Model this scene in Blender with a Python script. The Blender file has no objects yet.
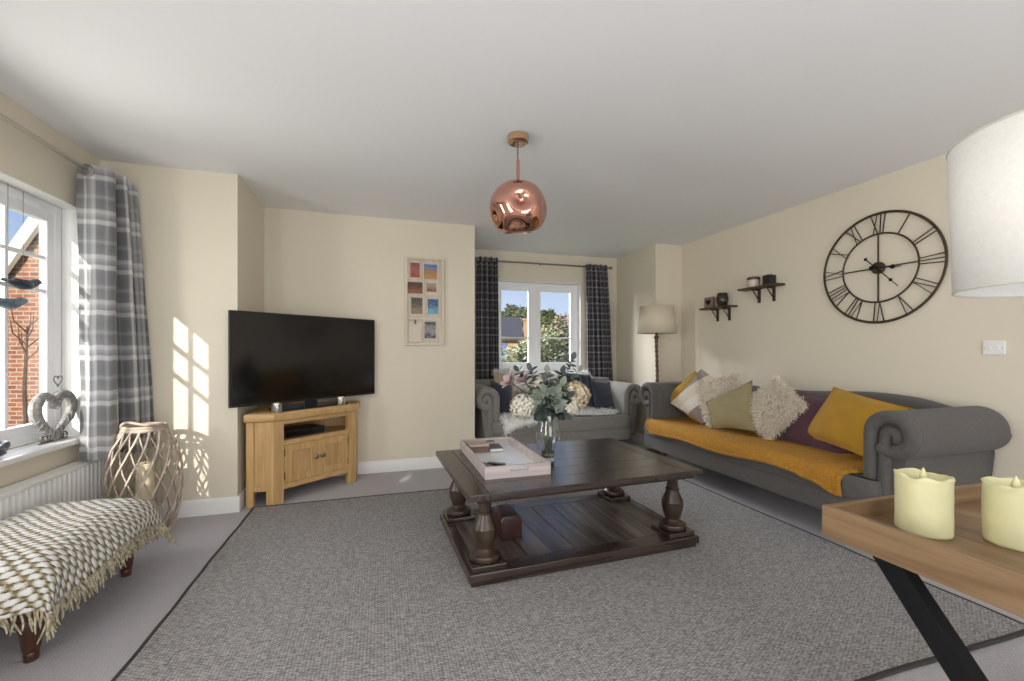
import bpy, bmesh, math, random
from math import pi, sin, cos, radians, sqrt, atan, atan2
from mathutils import Vector, Matrix, noise

random.seed(7)
S = bpy.context.scene
COL = S.collection

# ------------------------------------------------------------------ camera
F_PX = 430.0
cam_d = bpy.data.cameras.new('camera')
cam = bpy.data.objects.new('camera', cam_d)
COL.objects.link(cam)
cam_d.sensor_fit = 'HORIZONTAL'
cam_d.sensor_width = 36.0
cam_d.lens = F_PX / 1024 * 36.0
cam_d.shift_y = 10.0 / 1024
cam_d.clip_start = 0.02
cam_d.clip_end = 300
YAW = atan(132 / 430)
CAM = Vector((0, 0, 1.147))
cam.location = CAM
cam.rotation_euler = (pi / 2, 0, -YAW)
S.camera = cam

# ------------------------------------------------------------------ view, world, sun, fill lamps
S.view_settings.view_transform = 'Standard'
S.view_settings.look = 'None'
S.view_settings.gamma = 1.0
S.view_settings.use_curve_mapping = False
S.view_settings.exposure = 0.0
S.cycles.use_denoising = True
S.cycles.max_bounces = 10
S.cycles.diffuse_bounces = 6
S.cycles.glossy_bounces = 5
S.cycles.transmission_bounces = 8
S.cycles.transparent_max_bounces = 16
S.cycles.caustics_reflective = False
S.cycles.caustics_refractive = False
S.cycles.sample_clamp_indirect = 6.0

W = bpy.data.worlds.new('world')
S.world = W
W.use_nodes = True
wn, wl = W.node_tree.nodes, W.node_tree.links
wn.clear()
w_out = wn.new('ShaderNodeOutputWorld')
w_bg = wn.new('ShaderNodeBackground')
w_geo = wn.new('ShaderNodeTexCoord')
w_sep = wn.new('ShaderNodeSeparateXYZ')
w_ramp = wn.new('ShaderNodeValToRGB')
wl.new(w_geo.outputs['Generated'], w_sep.inputs[0])
wl.new(w_sep.outputs['Z'], w_ramp.inputs['Fac'])
w_ramp.color_ramp.elements[0].position = 0.0
w_ramp.color_ramp.elements[0].color = (0.72, 0.84, 1.0, 1)
w_ramp.color_ramp.elements[1].position = 0.42
w_ramp.color_ramp.elements[1].color = (0.15, 0.32, 0.80, 1)
w_e = w_ramp.color_ramp.elements.new(0.10)
w_e.color = (0.62, 0.77, 1.0, 1)
wl.new(w_ramp.outputs['Color'], w_bg.inputs['Color'])
w_bg.inputs['Strength'].default_value = 0.95
wl.new(w_bg.outputs[0], w_out.inputs['Surface'])

SUN_DIR = Vector((0.540, 1.0, -0.515)).normalized()
sun_d = bpy.data.lights.new('sun', 'SUN')
sun_d.energy = 7.5
sun_d.angle = radians(0.7)
sun_d.color = (1.0, 0.95, 0.86)
sun = bpy.data.objects.new('sun', sun_d)
COL.objects.link(sun)
sun.rotation_euler = SUN_DIR.to_track_quat('-Z', 'Y').to_euler()
sun.location = (-4, -6, 6)


def area(name, loc, direction, sx, sy, power, color):
    d = bpy.data.lights.new(name, 'AREA')
    d.shape = 'RECTANGLE'
    d.size, d.size_y = sx, sy
    d.energy = power
    d.color = color
    o = bpy.data.objects.new(name, d)
    COL.objects.link(o)
    o.location = loc
    o.rotation_euler = Vector(direction).to_track_quat('-Z', 'Y').to_euler()
    return o


# fill lamps added in place of daylight; patio doors and second left window invented
area('patio_fill', (1.3, -2.12, 1.08), (0, 1, 0.22), 2.5, 1.95, 80, (0.92, 0.96, 1.0))  # added room fill, set just inside the made-up patio doors
area('side_fill', (-1.70, -0.35, 1.32), (1, 0, 0.12), 1.25, 1.7, 64, (1.0, 0.97, 0.93))  # added fill from the left, set inside the made-up window
area('rear_high_fill', (0.6, 10.0, 4.3), (1.75, -5.2, -3.2), 3.2, 2.0, 900, (0.92, 0.96, 1.0))  # unseen lamp high outdoors, added to lift the alcove and loveseat
area('rear_side_fill', (-3.2, 9.0, 3.4), (5.3, -3.7, -2.1), 3.2, 2.4, 2000, (0.95, 0.97, 1.0))  # unseen lamp outdoors, added to brighten the boxing wall
area('bay_fill', (-2.12, 2.28, 1.4), (1, 0.1, -0.05), 0.5, 1.1, 26, (1.0, 0.98, 0.95))  # unseen lamp outside the left window, added to boost its light

# ------------------------------------------------------------------ materials
MATS = {}


def mat(name, col, rough=0.6, metal=0.0, var=0.0, vscale=8.0, vcol=None, bump=0.0, bscale=60.0,
        stretch=None, sheen=0.0, spec=None, coat=0.0, sss=0.0, detail=4.0, bdist=0.01, uv=False):
    """Principled material: optional noise colour variation and noise bump."""
    if name in MATS:
        return MATS[name]
    m = bpy.data.materials.new(name)
    m.use_nodes = True
    n, l = m.node_tree.nodes, m.node_tree.links
    b = n['Principled BSDF']
    b.inputs['Base Color'].default_value = (*col, 1)
    b.inputs['Roughness'].default_value = rough
    b.inputs['Metallic'].default_value = metal
    if spec is not None:
        b.inputs['Specular IOR Level'].default_value = spec
    if sheen:
        b.inputs['Sheen Weight'].default_value = sheen
        b.inputs['Sheen Roughness'].default_value = 0.6
    if coat:
        b.inputs['Coat Weight'].default_value = coat
        b.inputs['Coat Roughness'].default_value = 0.2
    if sss:
        b.inputs['Subsurface Weight'].default_value = sss
        b.inputs['Subsurface Radius'].default_value = (0.03, 0.025, 0.015)
    tc = n.new('ShaderNodeTexCoord')
    mp = n.new('ShaderNodeMapping')
    l.new(tc.outputs['UV' if uv else 'Object'], mp.inputs[0])
    if stretch:
        mp.inputs['Scale'].default_value = stretch
    if var or vcol:
        t = n.new('ShaderNodeTexNoise')
        t.inputs['Scale'].default_value = vscale
        t.inputs['Detail'].default_value = detail
        l.new(mp.outputs[0], t.inputs['Vector'])
        r = n.new('ShaderNodeValToRGB')
        r.color_ramp.elements[0].position = 0.3
        r.color_ramp.elements[1].position = 0.7
        c2 = vcol or tuple(min(1, c * (1 + var)) for c in col)
        c1 = col if vcol else tuple(c * (1 - var) for c in col)
        r.color_ramp.elements[0].color = (*c1, 1)
        r.color_ramp.elements[1].color = (*c2, 1)
        l.new(t.outputs['Fac'], r.inputs['Fac'])
        l.new(r.outputs['Color'], b.inputs['Base Color'])
    if bump:
        t2 = n.new('ShaderNodeTexNoise')
        t2.inputs['Scale'].default_value = bscale
        t2.inputs['Detail'].default_value = 3
        l.new(mp.outputs[0], t2.inputs['Vector'])
        bp = n.new('ShaderNodeBump')
        bp.inputs['Strength'].default_value = bump
        bp.inputs['Distance'].default_value = bdist
        l.new(t2.outputs['Fac'], bp.inputs['Height'])
        l.new(bp.outputs['Normal'], b.inputs['Normal'])
    MATS[name] = m
    return m


def wood(name, c1, c2, axis='x', rough=0.45, scale=3.0, coat=0.0, contrast=(0.35, 0.68), bump=0.15):
    if name in MATS:
        return MATS[name]
    k = 14.0
    st = {'x': (1, k, k), 'y': (k, 1, k), 'z': (k, k, 1)}[axis]
    m = bpy.data.materials.new(name)
    m.use_nodes = True
    n, l = m.node_tree.nodes, m.node_tree.links
    b = n['Principled BSDF']
    b.inputs['Roughness'].default_value = rough
    if coat:
        b.inputs['Coat Weight'].default_value = coat
        b.inputs['Coat Roughness'].default_value = 0.25
    tc = n.new('ShaderNodeTexCoord')
    mp = n.new('ShaderNodeMapping')
    mp.inputs['Scale'].default_value = st
    l.new(tc.outputs['Object'], mp.inputs[0])
    t = n.new('ShaderNodeTexNoise')
    t.inputs['Scale'].default_value = scale
    t.inputs['Detail'].default_value = 6
    t.inputs['Distortion'].default_value = 0.8
    l.new(mp.outputs[0], t.inputs['Vector'])
    r = n.new('ShaderNodeValToRGB')
    r.color_ramp.elements[0].position = contrast[0]
    r.color_ramp.elements[1].position = contrast[1]
    r.color_ramp.elements[0].color = (*c1, 1)
    r.color_ramp.elements[1].color = (*c2, 1)
    l.new(t.outputs['Fac'], r.inputs['Fac'])
    l.new(r.outputs['Color'], b.inputs['Base Color'])
    bp = n.new('ShaderNodeBump')
    bp.inputs['Strength'].default_value = bump
    bp.inputs['Distance'].default_value = 0.004
    l.new(t.outputs['Fac'], bp.inputs['Height'])
    l.new(bp.outputs['Normal'], b.inputs['Normal'])
    MATS[name] = m
    return m


def glass_mat(name, tint=(1, 1, 1), gloss=0.08, edge=0.28):
    """thin pane: light passes straight through, a share mirrors"""
    m = bpy.data.materials.new(name)
    m.use_nodes = True
    n, l = m.node_tree.nodes, m.node_tree.links
    n.clear()
    o = n.new('ShaderNodeOutputMaterial')
    t = n.new('ShaderNodeBsdfTransparent')
    t.inputs['Color'].default_value = (*tint, 1)
    g = n.new('ShaderNodeBsdfGlossy')
    g.inputs['Roughness'].default_value = 0.02
    lw = n.new('ShaderNodeLayerWeight')
    lw.inputs['Blend'].default_value = 0.12
    mu = n.new('ShaderNodeMath')
    mu.operation = 'MULTIPLY_ADD'
    mu.inputs[1].default_value = edge
    mu.inputs[2].default_value = gloss * 0.4
    l.new(lw.outputs['Fresnel'], mu.inputs[0])
    mx = n.new('ShaderNodeMixShader')
    l.new(mu.outputs[0], mx.inputs['Fac'])
    l.new(t.outputs[0], mx.inputs[1])
    l.new(g.outputs[0], mx.inputs[2])
    l.new(mx.outputs[0], o.inputs['Surface'])
    return m


def node_m(name, rough=0.8):
    m = bpy.data.materials.new(name)
    m.use_nodes = True
    n, l = m.node_tree.nodes, m.node_tree.links
    b = n['Principled BSDF']
    b.inputs['Roughness'].default_value = rough
    return m, n, l, b


def math_n(n, l, op, a, b=None, c=None):
    x = n.new('ShaderNodeMath')
    x.operation = op
    for i, v in enumerate((a, b, c)):
        if v is None:
            continue
        if isinstance(v, (int, float)):
            x.inputs[i].default_value = v
        else:
            l.new(v, x.inputs[i])
    return x.outputs[0]


def ramp_n(n, l, fac, stops, interp='LINEAR'):
    r = n.new('ShaderNodeValToRGB')
    r.color_ramp.interpolation = interp
    e = r.color_ramp.elements
    while len(e) < len(stops):
        e.new(0.5)
    for i, (p, c) in enumerate(stops):
        e[i].position = p
        e[i].color = (*c, 1) if len(c) == 3 else c
    l.new(fac, r.inputs['Fac'])
    return r.outputs['Color']


def g3(v):
    return (v, v, v)


def plaid_mat(name, dark, light, period, stops, trans=0.25, flip=False):
    """checked cloth, drawn in the cloth's own UV metres"""
    m, n, l, b = node_m(name, 0.9)
    tc = n.new('ShaderNodeTexCoord')
    sp = n.new('ShaderNodeSeparateXYZ')
    l.new(tc.outputs['UV'], sp.inputs[0])
    outs = []
    for k, per in zip('XY', period):
        f = math_n(n, l, 'FRACT', math_n(n, l, 'DIVIDE', sp.outputs[k], per))
        r = ramp_n(n, l, f, stops, 'LINEAR')
        rg = n.new('ShaderNodeRGBToBW')
        l.new(r, rg.inputs[0])
        outs.append(rg.outputs[0])
    s = math_n(n, l, 'MULTIPLY', math_n(n, l, 'ADD', outs[0], outs[1]), 0.5)
    no = n.new('ShaderNodeTexNoise')
    no.inputs['Scale'].default_value = 220
    l.new(tc.outputs['UV'], no.inputs['Vector'])
    s2 = math_n(n, l, 'ADD', s, math_n(n, l, 'MULTIPLY', math_n(n, l, 'SUBTRACT', no.outputs['Fac'], 0.5), 0.35))
    c = ramp_n(n, l, s2, [(0.0, dark), (1.0, light)])
    l.new(c, b.inputs['Base Color'])
    b.inputs['Sheen Weight'].default_value = 0.2
    if trans:
        o = n['Material Output']
        tr = n.new('ShaderNodeBsdfTranslucent')
        l.new(c, tr.inputs['Color'])
        mx = n.new('ShaderNodeMixShader')
        mx.inputs['Fac'].default_value = trans
        l.new(b.outputs[0], mx.inputs[1])
        l.new(tr.outputs[0], mx.inputs[2])
        l.new(mx.outputs[0], o.inputs['Surface'])
    return m


def brick_mat(name, c1, c2, mortar, scale=1.0):
    m, n, l, b = node_m(name, 0.9)
    tc = n.new('ShaderNodeTexCoord')
    sp = n.new('ShaderNodeSeparateXYZ')
    l.new(tc.outputs['Object'], sp.inputs[0])
    cb = n.new('ShaderNodeCombineXYZ')
    l.new(math_n(n, l, 'ADD', sp.outputs['X'], sp.outputs['Y']), cb.inputs['X'])
    l.new(sp.outputs['Z'], cb.inputs['Y'])
    t = n.new('ShaderNodeTexBrick')
    t.inputs['Scale'].default_value = scale
    t.inputs['Brick Width'].default_value = 0.225
    t.inputs['Row Height'].default_value = 0.075
    t.inputs['Mortar Size'].default_value = 0.010
    t.inputs['Mortar Smooth'].default_value = 0.2
    t.inputs['Color1'].default_value = (*c1, 1)
    t.inputs['Color2'].default_value = (*c2, 1)
    t.inputs['Mortar'].default_value = (*mortar, 1)
    t.inputs['Bias'].default_value = -0.1
    l.new(cb.outputs[0], t.inputs['Vector'])
    l.new(t.outputs['Color'], b.inputs['Base Color'])
    return m


M_WALL = mat('cream_paint', (0.725, 0.66, 0.535), 0.75, var=0.012, vscale=1.5, bump=0.02, bscale=150)
M_CEIL = mat('ceiling_paint', (0.86, 0.865, 0.88), 0.8, bump=0.02, bscale=120)
M_WHITE = mat('white_gloss_paint', (0.82, 0.82, 0.81), 0.35)
M_REVEAL = mat('white_matt_paint', (0.83, 0.82, 0.78), 0.7)
M_UPVC = mat('white_upvc', (0.90, 0.905, 0.92), 0.3)
M_RAD = mat('radiator_enamel', (0.80, 0.80, 0.79), 0.35)
M_GLASS = glass_mat('window_glass')
M_STEEL = mat('brushed_steel', (0.45, 0.43, 0.40), 0.3, 1.0)
M_RODSTEEL = mat('rod_steel', (0.55, 0.52, 0.47), 0.35, 1.0)
M_RODDARK = mat('rod_pewter', (0.28, 0.26, 0.24), 0.4, 1.0)
M_IRON = mat('bronzed_iron', (0.075, 0.055, 0.038), 0.5, 0.6, var=0.3, vscale=30)
M_BLACK = mat('black_plastic', (0.012, 0.012, 0.013), 0.35)
M_SCREEN = mat('black_screen', (0.004, 0.004, 0.005), 0.12, spec=0.6)
M_BLACKMETAL = mat('black_powder_coat', (0.008, 0.008, 0.009), 0.6, spec=0.15)
M_OAK = wood('oak_upright', (0.50, 0.30, 0.12), (0.63, 0.41, 0.19), 'z', 0.45, 2.2)
M_OAKX = wood('oak_across', (0.50, 0.30, 0.12), (0.63, 0.41, 0.19), 'x', 0.45, 2.2)
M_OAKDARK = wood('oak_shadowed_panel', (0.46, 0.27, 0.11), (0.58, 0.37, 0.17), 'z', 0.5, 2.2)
M_TRAYWOOD = wood('tray_oak', (0.16, 0.095, 0.045), (0.28, 0.18, 0.095), 'y', 0.45, 1.6)
M_TRAYWOODX = wood('tray_oak_across', (0.16, 0.095, 0.045), (0.28, 0.18, 0.095), 'x', 0.45, 1.6)
M_DKWX = wood('dark_wood_across', (0.020, 0.0125, 0.0095), (0.054, 0.034, 0.026), 'x', 0.27, 2.0, coat=0.4)
M_DKWY = wood('dark_wood_along', (0.020, 0.0125, 0.0095), (0.054, 0.034, 0.026), 'y', 0.27, 2.0, coat=0.15)
M_DKWZ = wood('dark_wood_turned', (0.026, 0.016, 0.011), (0.064, 0.038, 0.025), 'z', 0.36, 2.0, coat=0.1)
M_LEGWOOD = wood('mahogany', (0.050, 0.017, 0.010), (0.10, 0.036, 0.02), 'z', 0.32, 2.0, coat=0.2)
M_SHELFWOOD = wood('shelf_walnut', (0.050, 0.026, 0.016), (0.11, 0.06, 0.038), 'y', 0.5, 2.0)
M_MUST = mat('mustard_velvet', (0.41, 0.220, 0.008), 0.85, var=0.10, vscale=9, bump=0.12, bscale=40, sheen=0.08)
M_MUSTTHROW = mat('mustard_fleece', (0.47, 0.215, 0.012), 0.95, var=0.18, vscale=60, bump=1.0, bscale=110, sheen=0.03, bdist=0.02)
M_GREEN = mat('sage_cotton', (0.27, 0.225, 0.115), 0.9, var=0.08, vscale=12, bump=0.15, bscale=60)
M_AUB = mat('aubergine_cotton', (0.070, 0.020, 0.036), 0.9, var=0.12, vscale=12, bump=0.15, bscale=60, sheen=0.2)
M_NAVY = mat('navy_velvet', (0.018, 0.024, 0.045), 0.9, var=0.2, vscale=10, sheen=0.3)
M_TAN = mat('tan_cloth', (0.42, 0.33, 0.24), 0.9, var=0.1, vscale=15)
M_FUR = mat('cream_fur', (0.80, 0.71, 0.59), 0.9, var=0.30, vscale=55, sheen=0.2)
M_FURWHITE = mat('white_fur', (0.86, 0.85, 0.83), 0.9, var=0.10, vscale=25, sheen=0.2)
M_SOFA = mat('grey_weave', (0.085, 0.077, 0.071), 0.92, var=0.10, vscale=45, bump=0.2, bscale=260, sheen=0.10)
M_LOVE = mat('taupe_weave', (0.22, 0.21, 0.188), 0.92, var=0.10, vscale=45, bump=0.2, bscale=260, sheen=0.25)
M_COPPER = mat('polished_copper', (0.66, 0.34, 0.26), 0.06, 1.0)
M_SHADE = mat('linen_shade', (0.78, 0.77, 0.73), 0.9, var=0.03, vscale=90, bump=0.1, bscale=300)
M_SHADECREAM = mat('cream_shade', (0.66, 0.58, 0.44), 0.9, bump=0.1, bscale=300)
M_CANDLE = mat('ivory_wax', (0.64, 0.61, 0.36), 0.5, sss=0.25, var=0.03, vscale=12, bump=0.25, bscale=14, bdist=0.02)
M_WICKER = mat('whitewashed_wicker', (0.52, 0.43, 0.35), 0.8, var=0.25, vscale=20, bump=0.3, bscale=80)
M_WICKERGREY = mat('grey_wicker', (0.34, 0.33, 0.31), 0.85, var=0.35, vscale=45, bump=0.5, bscale=120)
M_WIREGREY = mat('grey_wire', (0.20, 0.19, 0.18), 0.5, 0.7)
M_CHROME = mat('hammered_silver', (0.72, 0.68, 0.62), 0.22, 1.0, bump=0.5, bscale=70)
M_BRASSDK = mat('antique_brass', (0.25, 0.19, 0.12), 0.4, 1.0)

# ------------------------------------------------------------------ mesh helpers


class MB:
    """collects shapes, then links them as one mesh object"""

    def __init__(self):
        self.bm = bmesh.new()
        self.hard = False

    def verts(self, pts):
        return [self.bm.verts.new(p) for p in pts]

    def face(self, vs):
        try:
            return self.bm.faces.new(vs)
        except ValueError:
            return None

    def box(self, a, b, bev=0.0, mtx=None, seg=2):
        (x0, y0, z0), (x1, y1, z1) = a, b
        t = bmesh.new()
        bmesh.ops.create_cube(t, size=1.0)
        for v in t.verts:
            v.co = Vector(((x0 + x1) / 2 + v.co.x * (x1 - x0), (y0 + y1) / 2 + v.co.y * (y1 - y0), (z0 + z1) / 2 + v.co.z * (z1 - z0)))
        if bev:
            self.hard = True
            bmesh.ops.bevel(t, geom=t.edges[:], offset=bev, segments=seg, profile=0.5, affect='EDGES')
        return self.add(t, mtx)

    def add(self, t, mtx=None):
        if mtx is not None:
            bmesh.ops.transform(t, matrix=mtx, verts=t.verts[:])
        me = bpy.data.meshes.new('tmp')
        t.to_mesh(me)
        t.free()
        self.bm.from_mesh(me)
        bpy.data.meshes.remove(me)
        return self

    def lathe(self, prof, c=(0, 0, 0), n=24, closed=False, mtx=None):
        """prof: (radius, z) pairs, bottom to top"""
        t = bmesh.new()
        rings = []
        for r, z in prof:
            if r < 1e-6:
                rings.append([t.verts.new((c[0], c[1], c[2] + z))])
            else:
                rings.append([t.verts.new((c[0] + r * cos(2 * pi * i / n), c[1] + r * sin(2 * pi * i / n), c[2] + z)) for i in range(n)])
        for a, b in zip(rings, rings[1:]):
            for i in range(n):
                j = (i + 1) % n
                q = [a[i % len(a)], a[j % len(a)], b[j % len(b)], b[i % len(b)]]
                q = list(dict.fromkeys(q))
                if len(q) > 2:
                    t.faces.new(q)
        if closed:
            for rg, rev in ((rings[0], True), (rings[-1], False)):
                if len(rg) > 2:
                    t.faces.new(rg[::-1] if rev else rg)
        return self.add(t, mtx)

    def tube(self, pts, r, n=8, closed=False, caps=True, flat=1.0, up=None):
        """sweep a round (or flattened) section along a path; r may be a list"""
        pts = [Vector(p) for p in pts]
        N = len(pts)
        rr = r if isinstance(r, (list, tuple)) else [r] * N
        rings = []
        prev = None
        for i, p in enumerate(pts):
            if closed:
                d = pts[(i + 1) % N] - pts[i - 1]
            else:
                d = pts[min(i + 1, N - 1)] - pts[max(i - 1, 0)]
            if d.length < 1e-9:
                d = Vector((0, 0, 1))
            d.normalize()
            if up is not None:
                a = Vector(up)
                a = a - d * a.dot(d)
                if a.length < 1e-6:
                    a = d.orthogonal()
            elif prev is None:
                a = d.orthogonal()
            else:
                a = prev - d * prev.dot(d)
                if a.length < 1e-6:
                    a = d.orthogonal()
            a.normalize()
            prev = a
            b = d.cross(a)
            rings.append([self.bm.verts.new(p + a * (rr[i] * flat * cos(2 * pi * k / n)) + b * (rr[i] * sin(2 * pi * k / n))) for k in range(n)])
        lim = N if closed else N - 1
        for i in range(lim):
            A, B = rings[i], rings[(i + 1) % N]
            for k in range(n):
                self.face([A[k], A[(k + 1) % n], B[(k + 1) % n], B[k]])
        if caps and not closed:
            self.face(rings[0][::-1])
            self.face(rings[-1])
        return self

    def bar(self, a, b, w, h, up=(0, 0, 1), bev=0.0):
        """rectangular bar from a to b: w across, h along up"""
        a, b = Vector(a), Vector(b)
        d = (b - a)
        L = d.length
        d.normalize()
        u = Vector(up)
        u = (u - d * u.dot(d)).normalized()
        s = d.cross(u)
        mtx = Matrix(((d.x, s.x, u.x, a.x), (d.y, s.y, u.y, a.y), (d.z, s.z, u.z, a.z), (0, 0, 0, 1)))
        return self.box((0, -w / 2, -h / 2), (L, w / 2, h / 2), bev, mtx)

    def prism(self, poly, axis, a, b, bev=0.0):
        """extrude a closed 2-D outline along an axis from a to b"""
        t = bmesh.new()

        def P(u, v, w):
            return {'x': (w, u, v), 'y': (u, w, v), 'z': (u, v, w)}[axis]
        A = [t.verts.new(P(u, v, a)) for u, v in poly]
        B = [t.verts.new(P(u, v, b)) for u, v in poly]
        k = len(poly)
        for i in range(k):
            t.faces.new([A[i], A[(i + 1) % k], B[(i + 1) % k], B[i]])
        e1 = t.faces.new(A[::-1])
        e2 = t.faces.new(B)
        if bev:
            ed = list(e1.edges) + list(e2.edges)
            bmesh.ops.bevel(t, geom=ed, offset=bev, segments=3, profile=0.5, affect='EDGES')
        return self.add(t)

    def grid(self, fn, nu, nv, uvfn=None):
        """surface fn(u,v) for u,v in 0..1"""
        vs = [[self.bm.verts.new(fn(i / nu, j / nv)) for j in range(nv + 1)] for i in range(nu + 1)]
        uvl = None
        if uvfn:
            uvl = self.bm.loops.layers.uv.get('UVMap') or self.bm.loops.layers.uv.new('UVMap')
        for i in range(nu):
            for j in range(nv):
                f = self.bm.faces.new([vs[i][j], vs[i + 1][j], vs[i + 1][j + 1], vs[i][j + 1]])
                if uvfn:
                    for lp, (a, b) in zip(f.loops, ((i, j), (i + 1, j), (i + 1, j + 1), (i, j + 1))):
                        lp[uvl].uv = uvfn(a / nu, b / nv)
        return vs

    def ball(self, c, r, sub=2, scale=(1, 1, 1), mtx=None):
        t = bmesh.new()
        bmesh.ops.create_icosphere(t, subdivisions=sub, radius=1.0)
        for v in t.verts:
            v.co = Vector((c[0] + v.co.x * r * scale[0], c[1] + v.co.y * r * scale[1], c[2] + v.co.z * r * scale[2]))
        return self.add(t, mtx)

    def build(self, name, m, parent=None, sharp=35, world=True, weld=False, fix=True):
        if weld:
            bmesh.ops.remove_doubles(self.bm, verts=self.bm.verts[:], dist=1e-5)
        if fix:
            bmesh.ops.recalc_face_normals(self.bm, faces=self.bm.faces[:])
        me = bpy.data.meshes.new(name)
        self.bm.to_mesh(me)
        self.bm.free()
        o = bpy.data.objects.new(name, me)
        COL.objects.link(o)
        me.materials.append(m)
        for p in me.polygons:
            p.use_smooth = True
        me.set_sharp_from_angle(angle=radians(sharp))
        if self.hard:
            wn_ = o.modifiers.new('normals', 'WEIGHTED_NORMAL')
            wn_.keep_sharp = True
        if parent is not None:
            o.parent = parent
            if world:
                me.transform(root_matrix(parent).inverted())
        return o


def root_matrix(o):
    m = Matrix.Translation(o.location) @ o.rotation_euler.to_matrix().to_4x4()
    if o.parent is not None:
        return root_matrix(o.parent) @ m
    return m


def thing(name, label, cat, loc=(0, 0, 0), rz=0.0, group=None):
    o = bpy.data.objects.new(name, None)
    COL.objects.link(o)
    o.empty_display_size = 0.1
    o.location = loc
    o.rotation_euler = (0, 0, rz)
    return tag(o, label, cat, group)


def tag(o, label, cat, group=None):
    o['label'] = label
    o['category'] = cat
    if group:
        o['group'] = group
    return o


def struct(o):
    o['kind'] = 'structure'
    return o


def box_obj(name, m, a, b, bev=0.0, parent=None, world=True):
    return MB().box(a, b, bev).build(name, m, parent, world=world)


def solidify(o, t, offset=0.0):
    md = o.modifiers.new('solid', 'SOLIDIFY')
    md.thickness = t
    md.offset = offset
    return o


def subsurf(o, k=1):
    md = o.modifiers.new('sub', 'SUBSURF')
    md.levels = k
    md.render_levels = k
    return o


def catmull(pts, k=8, closed=False):
    pts = [Vector(p) for p in pts]
    out = []
    N = len(pts)
    for i in range(N if closed else N - 1):
        if closed:
            p0, p1, p2, p3 = pts[i - 1], pts[i], pts[(i + 1) % N], pts[(i + 2) % N]
        else:
            p0, p1, p2, p3 = pts[max(i - 1, 0)], pts[i], pts[i + 1], pts[min(i + 2, N - 1)]
        for j in range(k):
            t = j / k
            out.append(0.5 * ((2 * p1) + (p2 - p0) * t + (2 * p0 - 5 * p1 + 4 * p2 - p3) * t * t + (3 * p1 - p0 - 3 * p2 + p3) * t ** 3))
    if not closed:
        out.append(pts[-1])
    return out

# ------------------------------------------------------------------ room shell
XL, XR, YR = -1.76, 3.45, -2.2          # left wall, right wall, wall behind the camera
YB, YT, YW = 3.50, 4.24, 5.20           # bay wall, television wall, window wall
XB, XA, XP, YP = -0.97, 0.91, 3.09, 4.325
HC = 2.40
YO = YW + 0.158

M_CARPET = None


def carpet():
    m, n, l, b = node_m('grey_carpet', 0.95)
    tc = n.new('ShaderNodeTexCoord')
    a = n.new('ShaderNodeTexNoise')
    a.inputs['Scale'].default_value = 160
    a.inputs['Detail'].default_value = 3
    l.new(tc.outputs['Object'], a.inputs['Vector'])
    w = n.new('ShaderNodeTexWave')
    w.bands_direction = 'X'
    w.inputs['Scale'].default_value = 22
    w.inputs['Distortion'].default_value = 1.2
    w.inputs['Detail Scale'].default_value = 6
    l.new(tc.outputs['Object'], w.inputs['Vector'])
    s = math_n(n, l, 'ADD', math_n(n, l, 'MULTIPLY', a.outputs['Fac'], 0.9), math_n(n, l, 'MULTIPLY', w.outputs['Fac'], 0.08))
    c = ramp_n(n, l, s, [(0.25, (0.335, 0.32, 0.345)), (0.75, (0.465, 0.445, 0.475))])
    l.new(c, b.inputs['Base Color'])
    bp = n.new('ShaderNodeBump')
    bp.inputs['Strength'].default_value = 0.5
    bp.inputs['Distance'].default_value = 0.01
    l.new(s, bp.inputs['Height'])
    l.new(bp.outputs['Normal'], b.inputs['Normal'])
    b.inputs['Sheen Weight'].default_value = 0.15
    return m


def rug_m():
    m, n, l, b = node_m('flatweave_rug', 0.95)
    tc = n.new('ShaderNodeTexCoord')
    sp = n.new('ShaderNodeSeparateXYZ')
    l.new(tc.outputs['Object'], sp.inputs[0])
    mp = n.new('ShaderNodeMapping')
    mp.inputs['Scale'].default_value = (60, 150, 60)
    l.new(tc.outputs['Object'], mp.inputs[0])
    a = n.new('ShaderNodeTexNoise')
    a.inputs['Scale'].default_value = 1.0
    a.inputs['Detail'].default_value = 3
    a.inputs['Roughness'].default_value = 0.65
    l.new(mp.outputs[0], a.inputs['Vector'])
    rib = math_n(n, l, 'ABSOLUTE', math_n(n, l, 'SINE', math_n(n, l, 'MULTIPLY', sp.outputs['X'], pi / 0.013)))
    stp = math_n(n, l, 'SINE', math_n(n, l, 'ADD', math_n(n, l, 'MULTIPLY', sp.outputs['Y'], 2 * pi / 0.014),
                                     math_n(n, l, 'MULTIPLY', math_n(n, l, 'FLOOR', math_n(n, l, 'DIVIDE', sp.outputs['X'], 0.013)), pi)))
    s = math_n(n, l, 'ADD', math_n(n, l, 'MULTIPLY', a.outputs['Fac'], 0.9),
               math_n(n, l, 'ADD', math_n(n, l, 'MULTIPLY', rib, 0.10), math_n(n, l, 'MULTIPLY', stp, 0.05)))
    c = ramp_n(n, l, s, [(0.34, (0.115, 0.112, 0.112)), (0.54, (0.272, 0.263, 0.258)), (0.78, (0.50, 0.48, 0.465))])
    l.new(c, b.inputs['Base Color'])
    bp = n.new('ShaderNodeBump')
    bp.inputs['Strength'].default_value = 0.6
    bp.inputs['Distance'].default_value = 0.008
    l.new(s, bp.inputs['Height'])
    l.new(bp.outputs['Normal'], b.inputs['Normal'])
    return m


M_CARPET = carpet()
M_RUG = rug_m()
M_RUGEDGE = mat('charcoal_binding', (0.040, 0.036, 0.034), 0.95, bump=0.4, bscale=200)

mb = MB()
mb.box((XL - 0.3, YR - 0.3, -0.12), (XR + 0.3, YW + 0.3, 0.0))
struct(mb.build('floor', M_CARPET))
mb = MB()
mb.box((XL - 0.3, YR - 0.3, HC), (XR + 0.3, YW + 0.3, HC + 0.12))
struct(mb.build('ceiling', M_CEIL))

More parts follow.
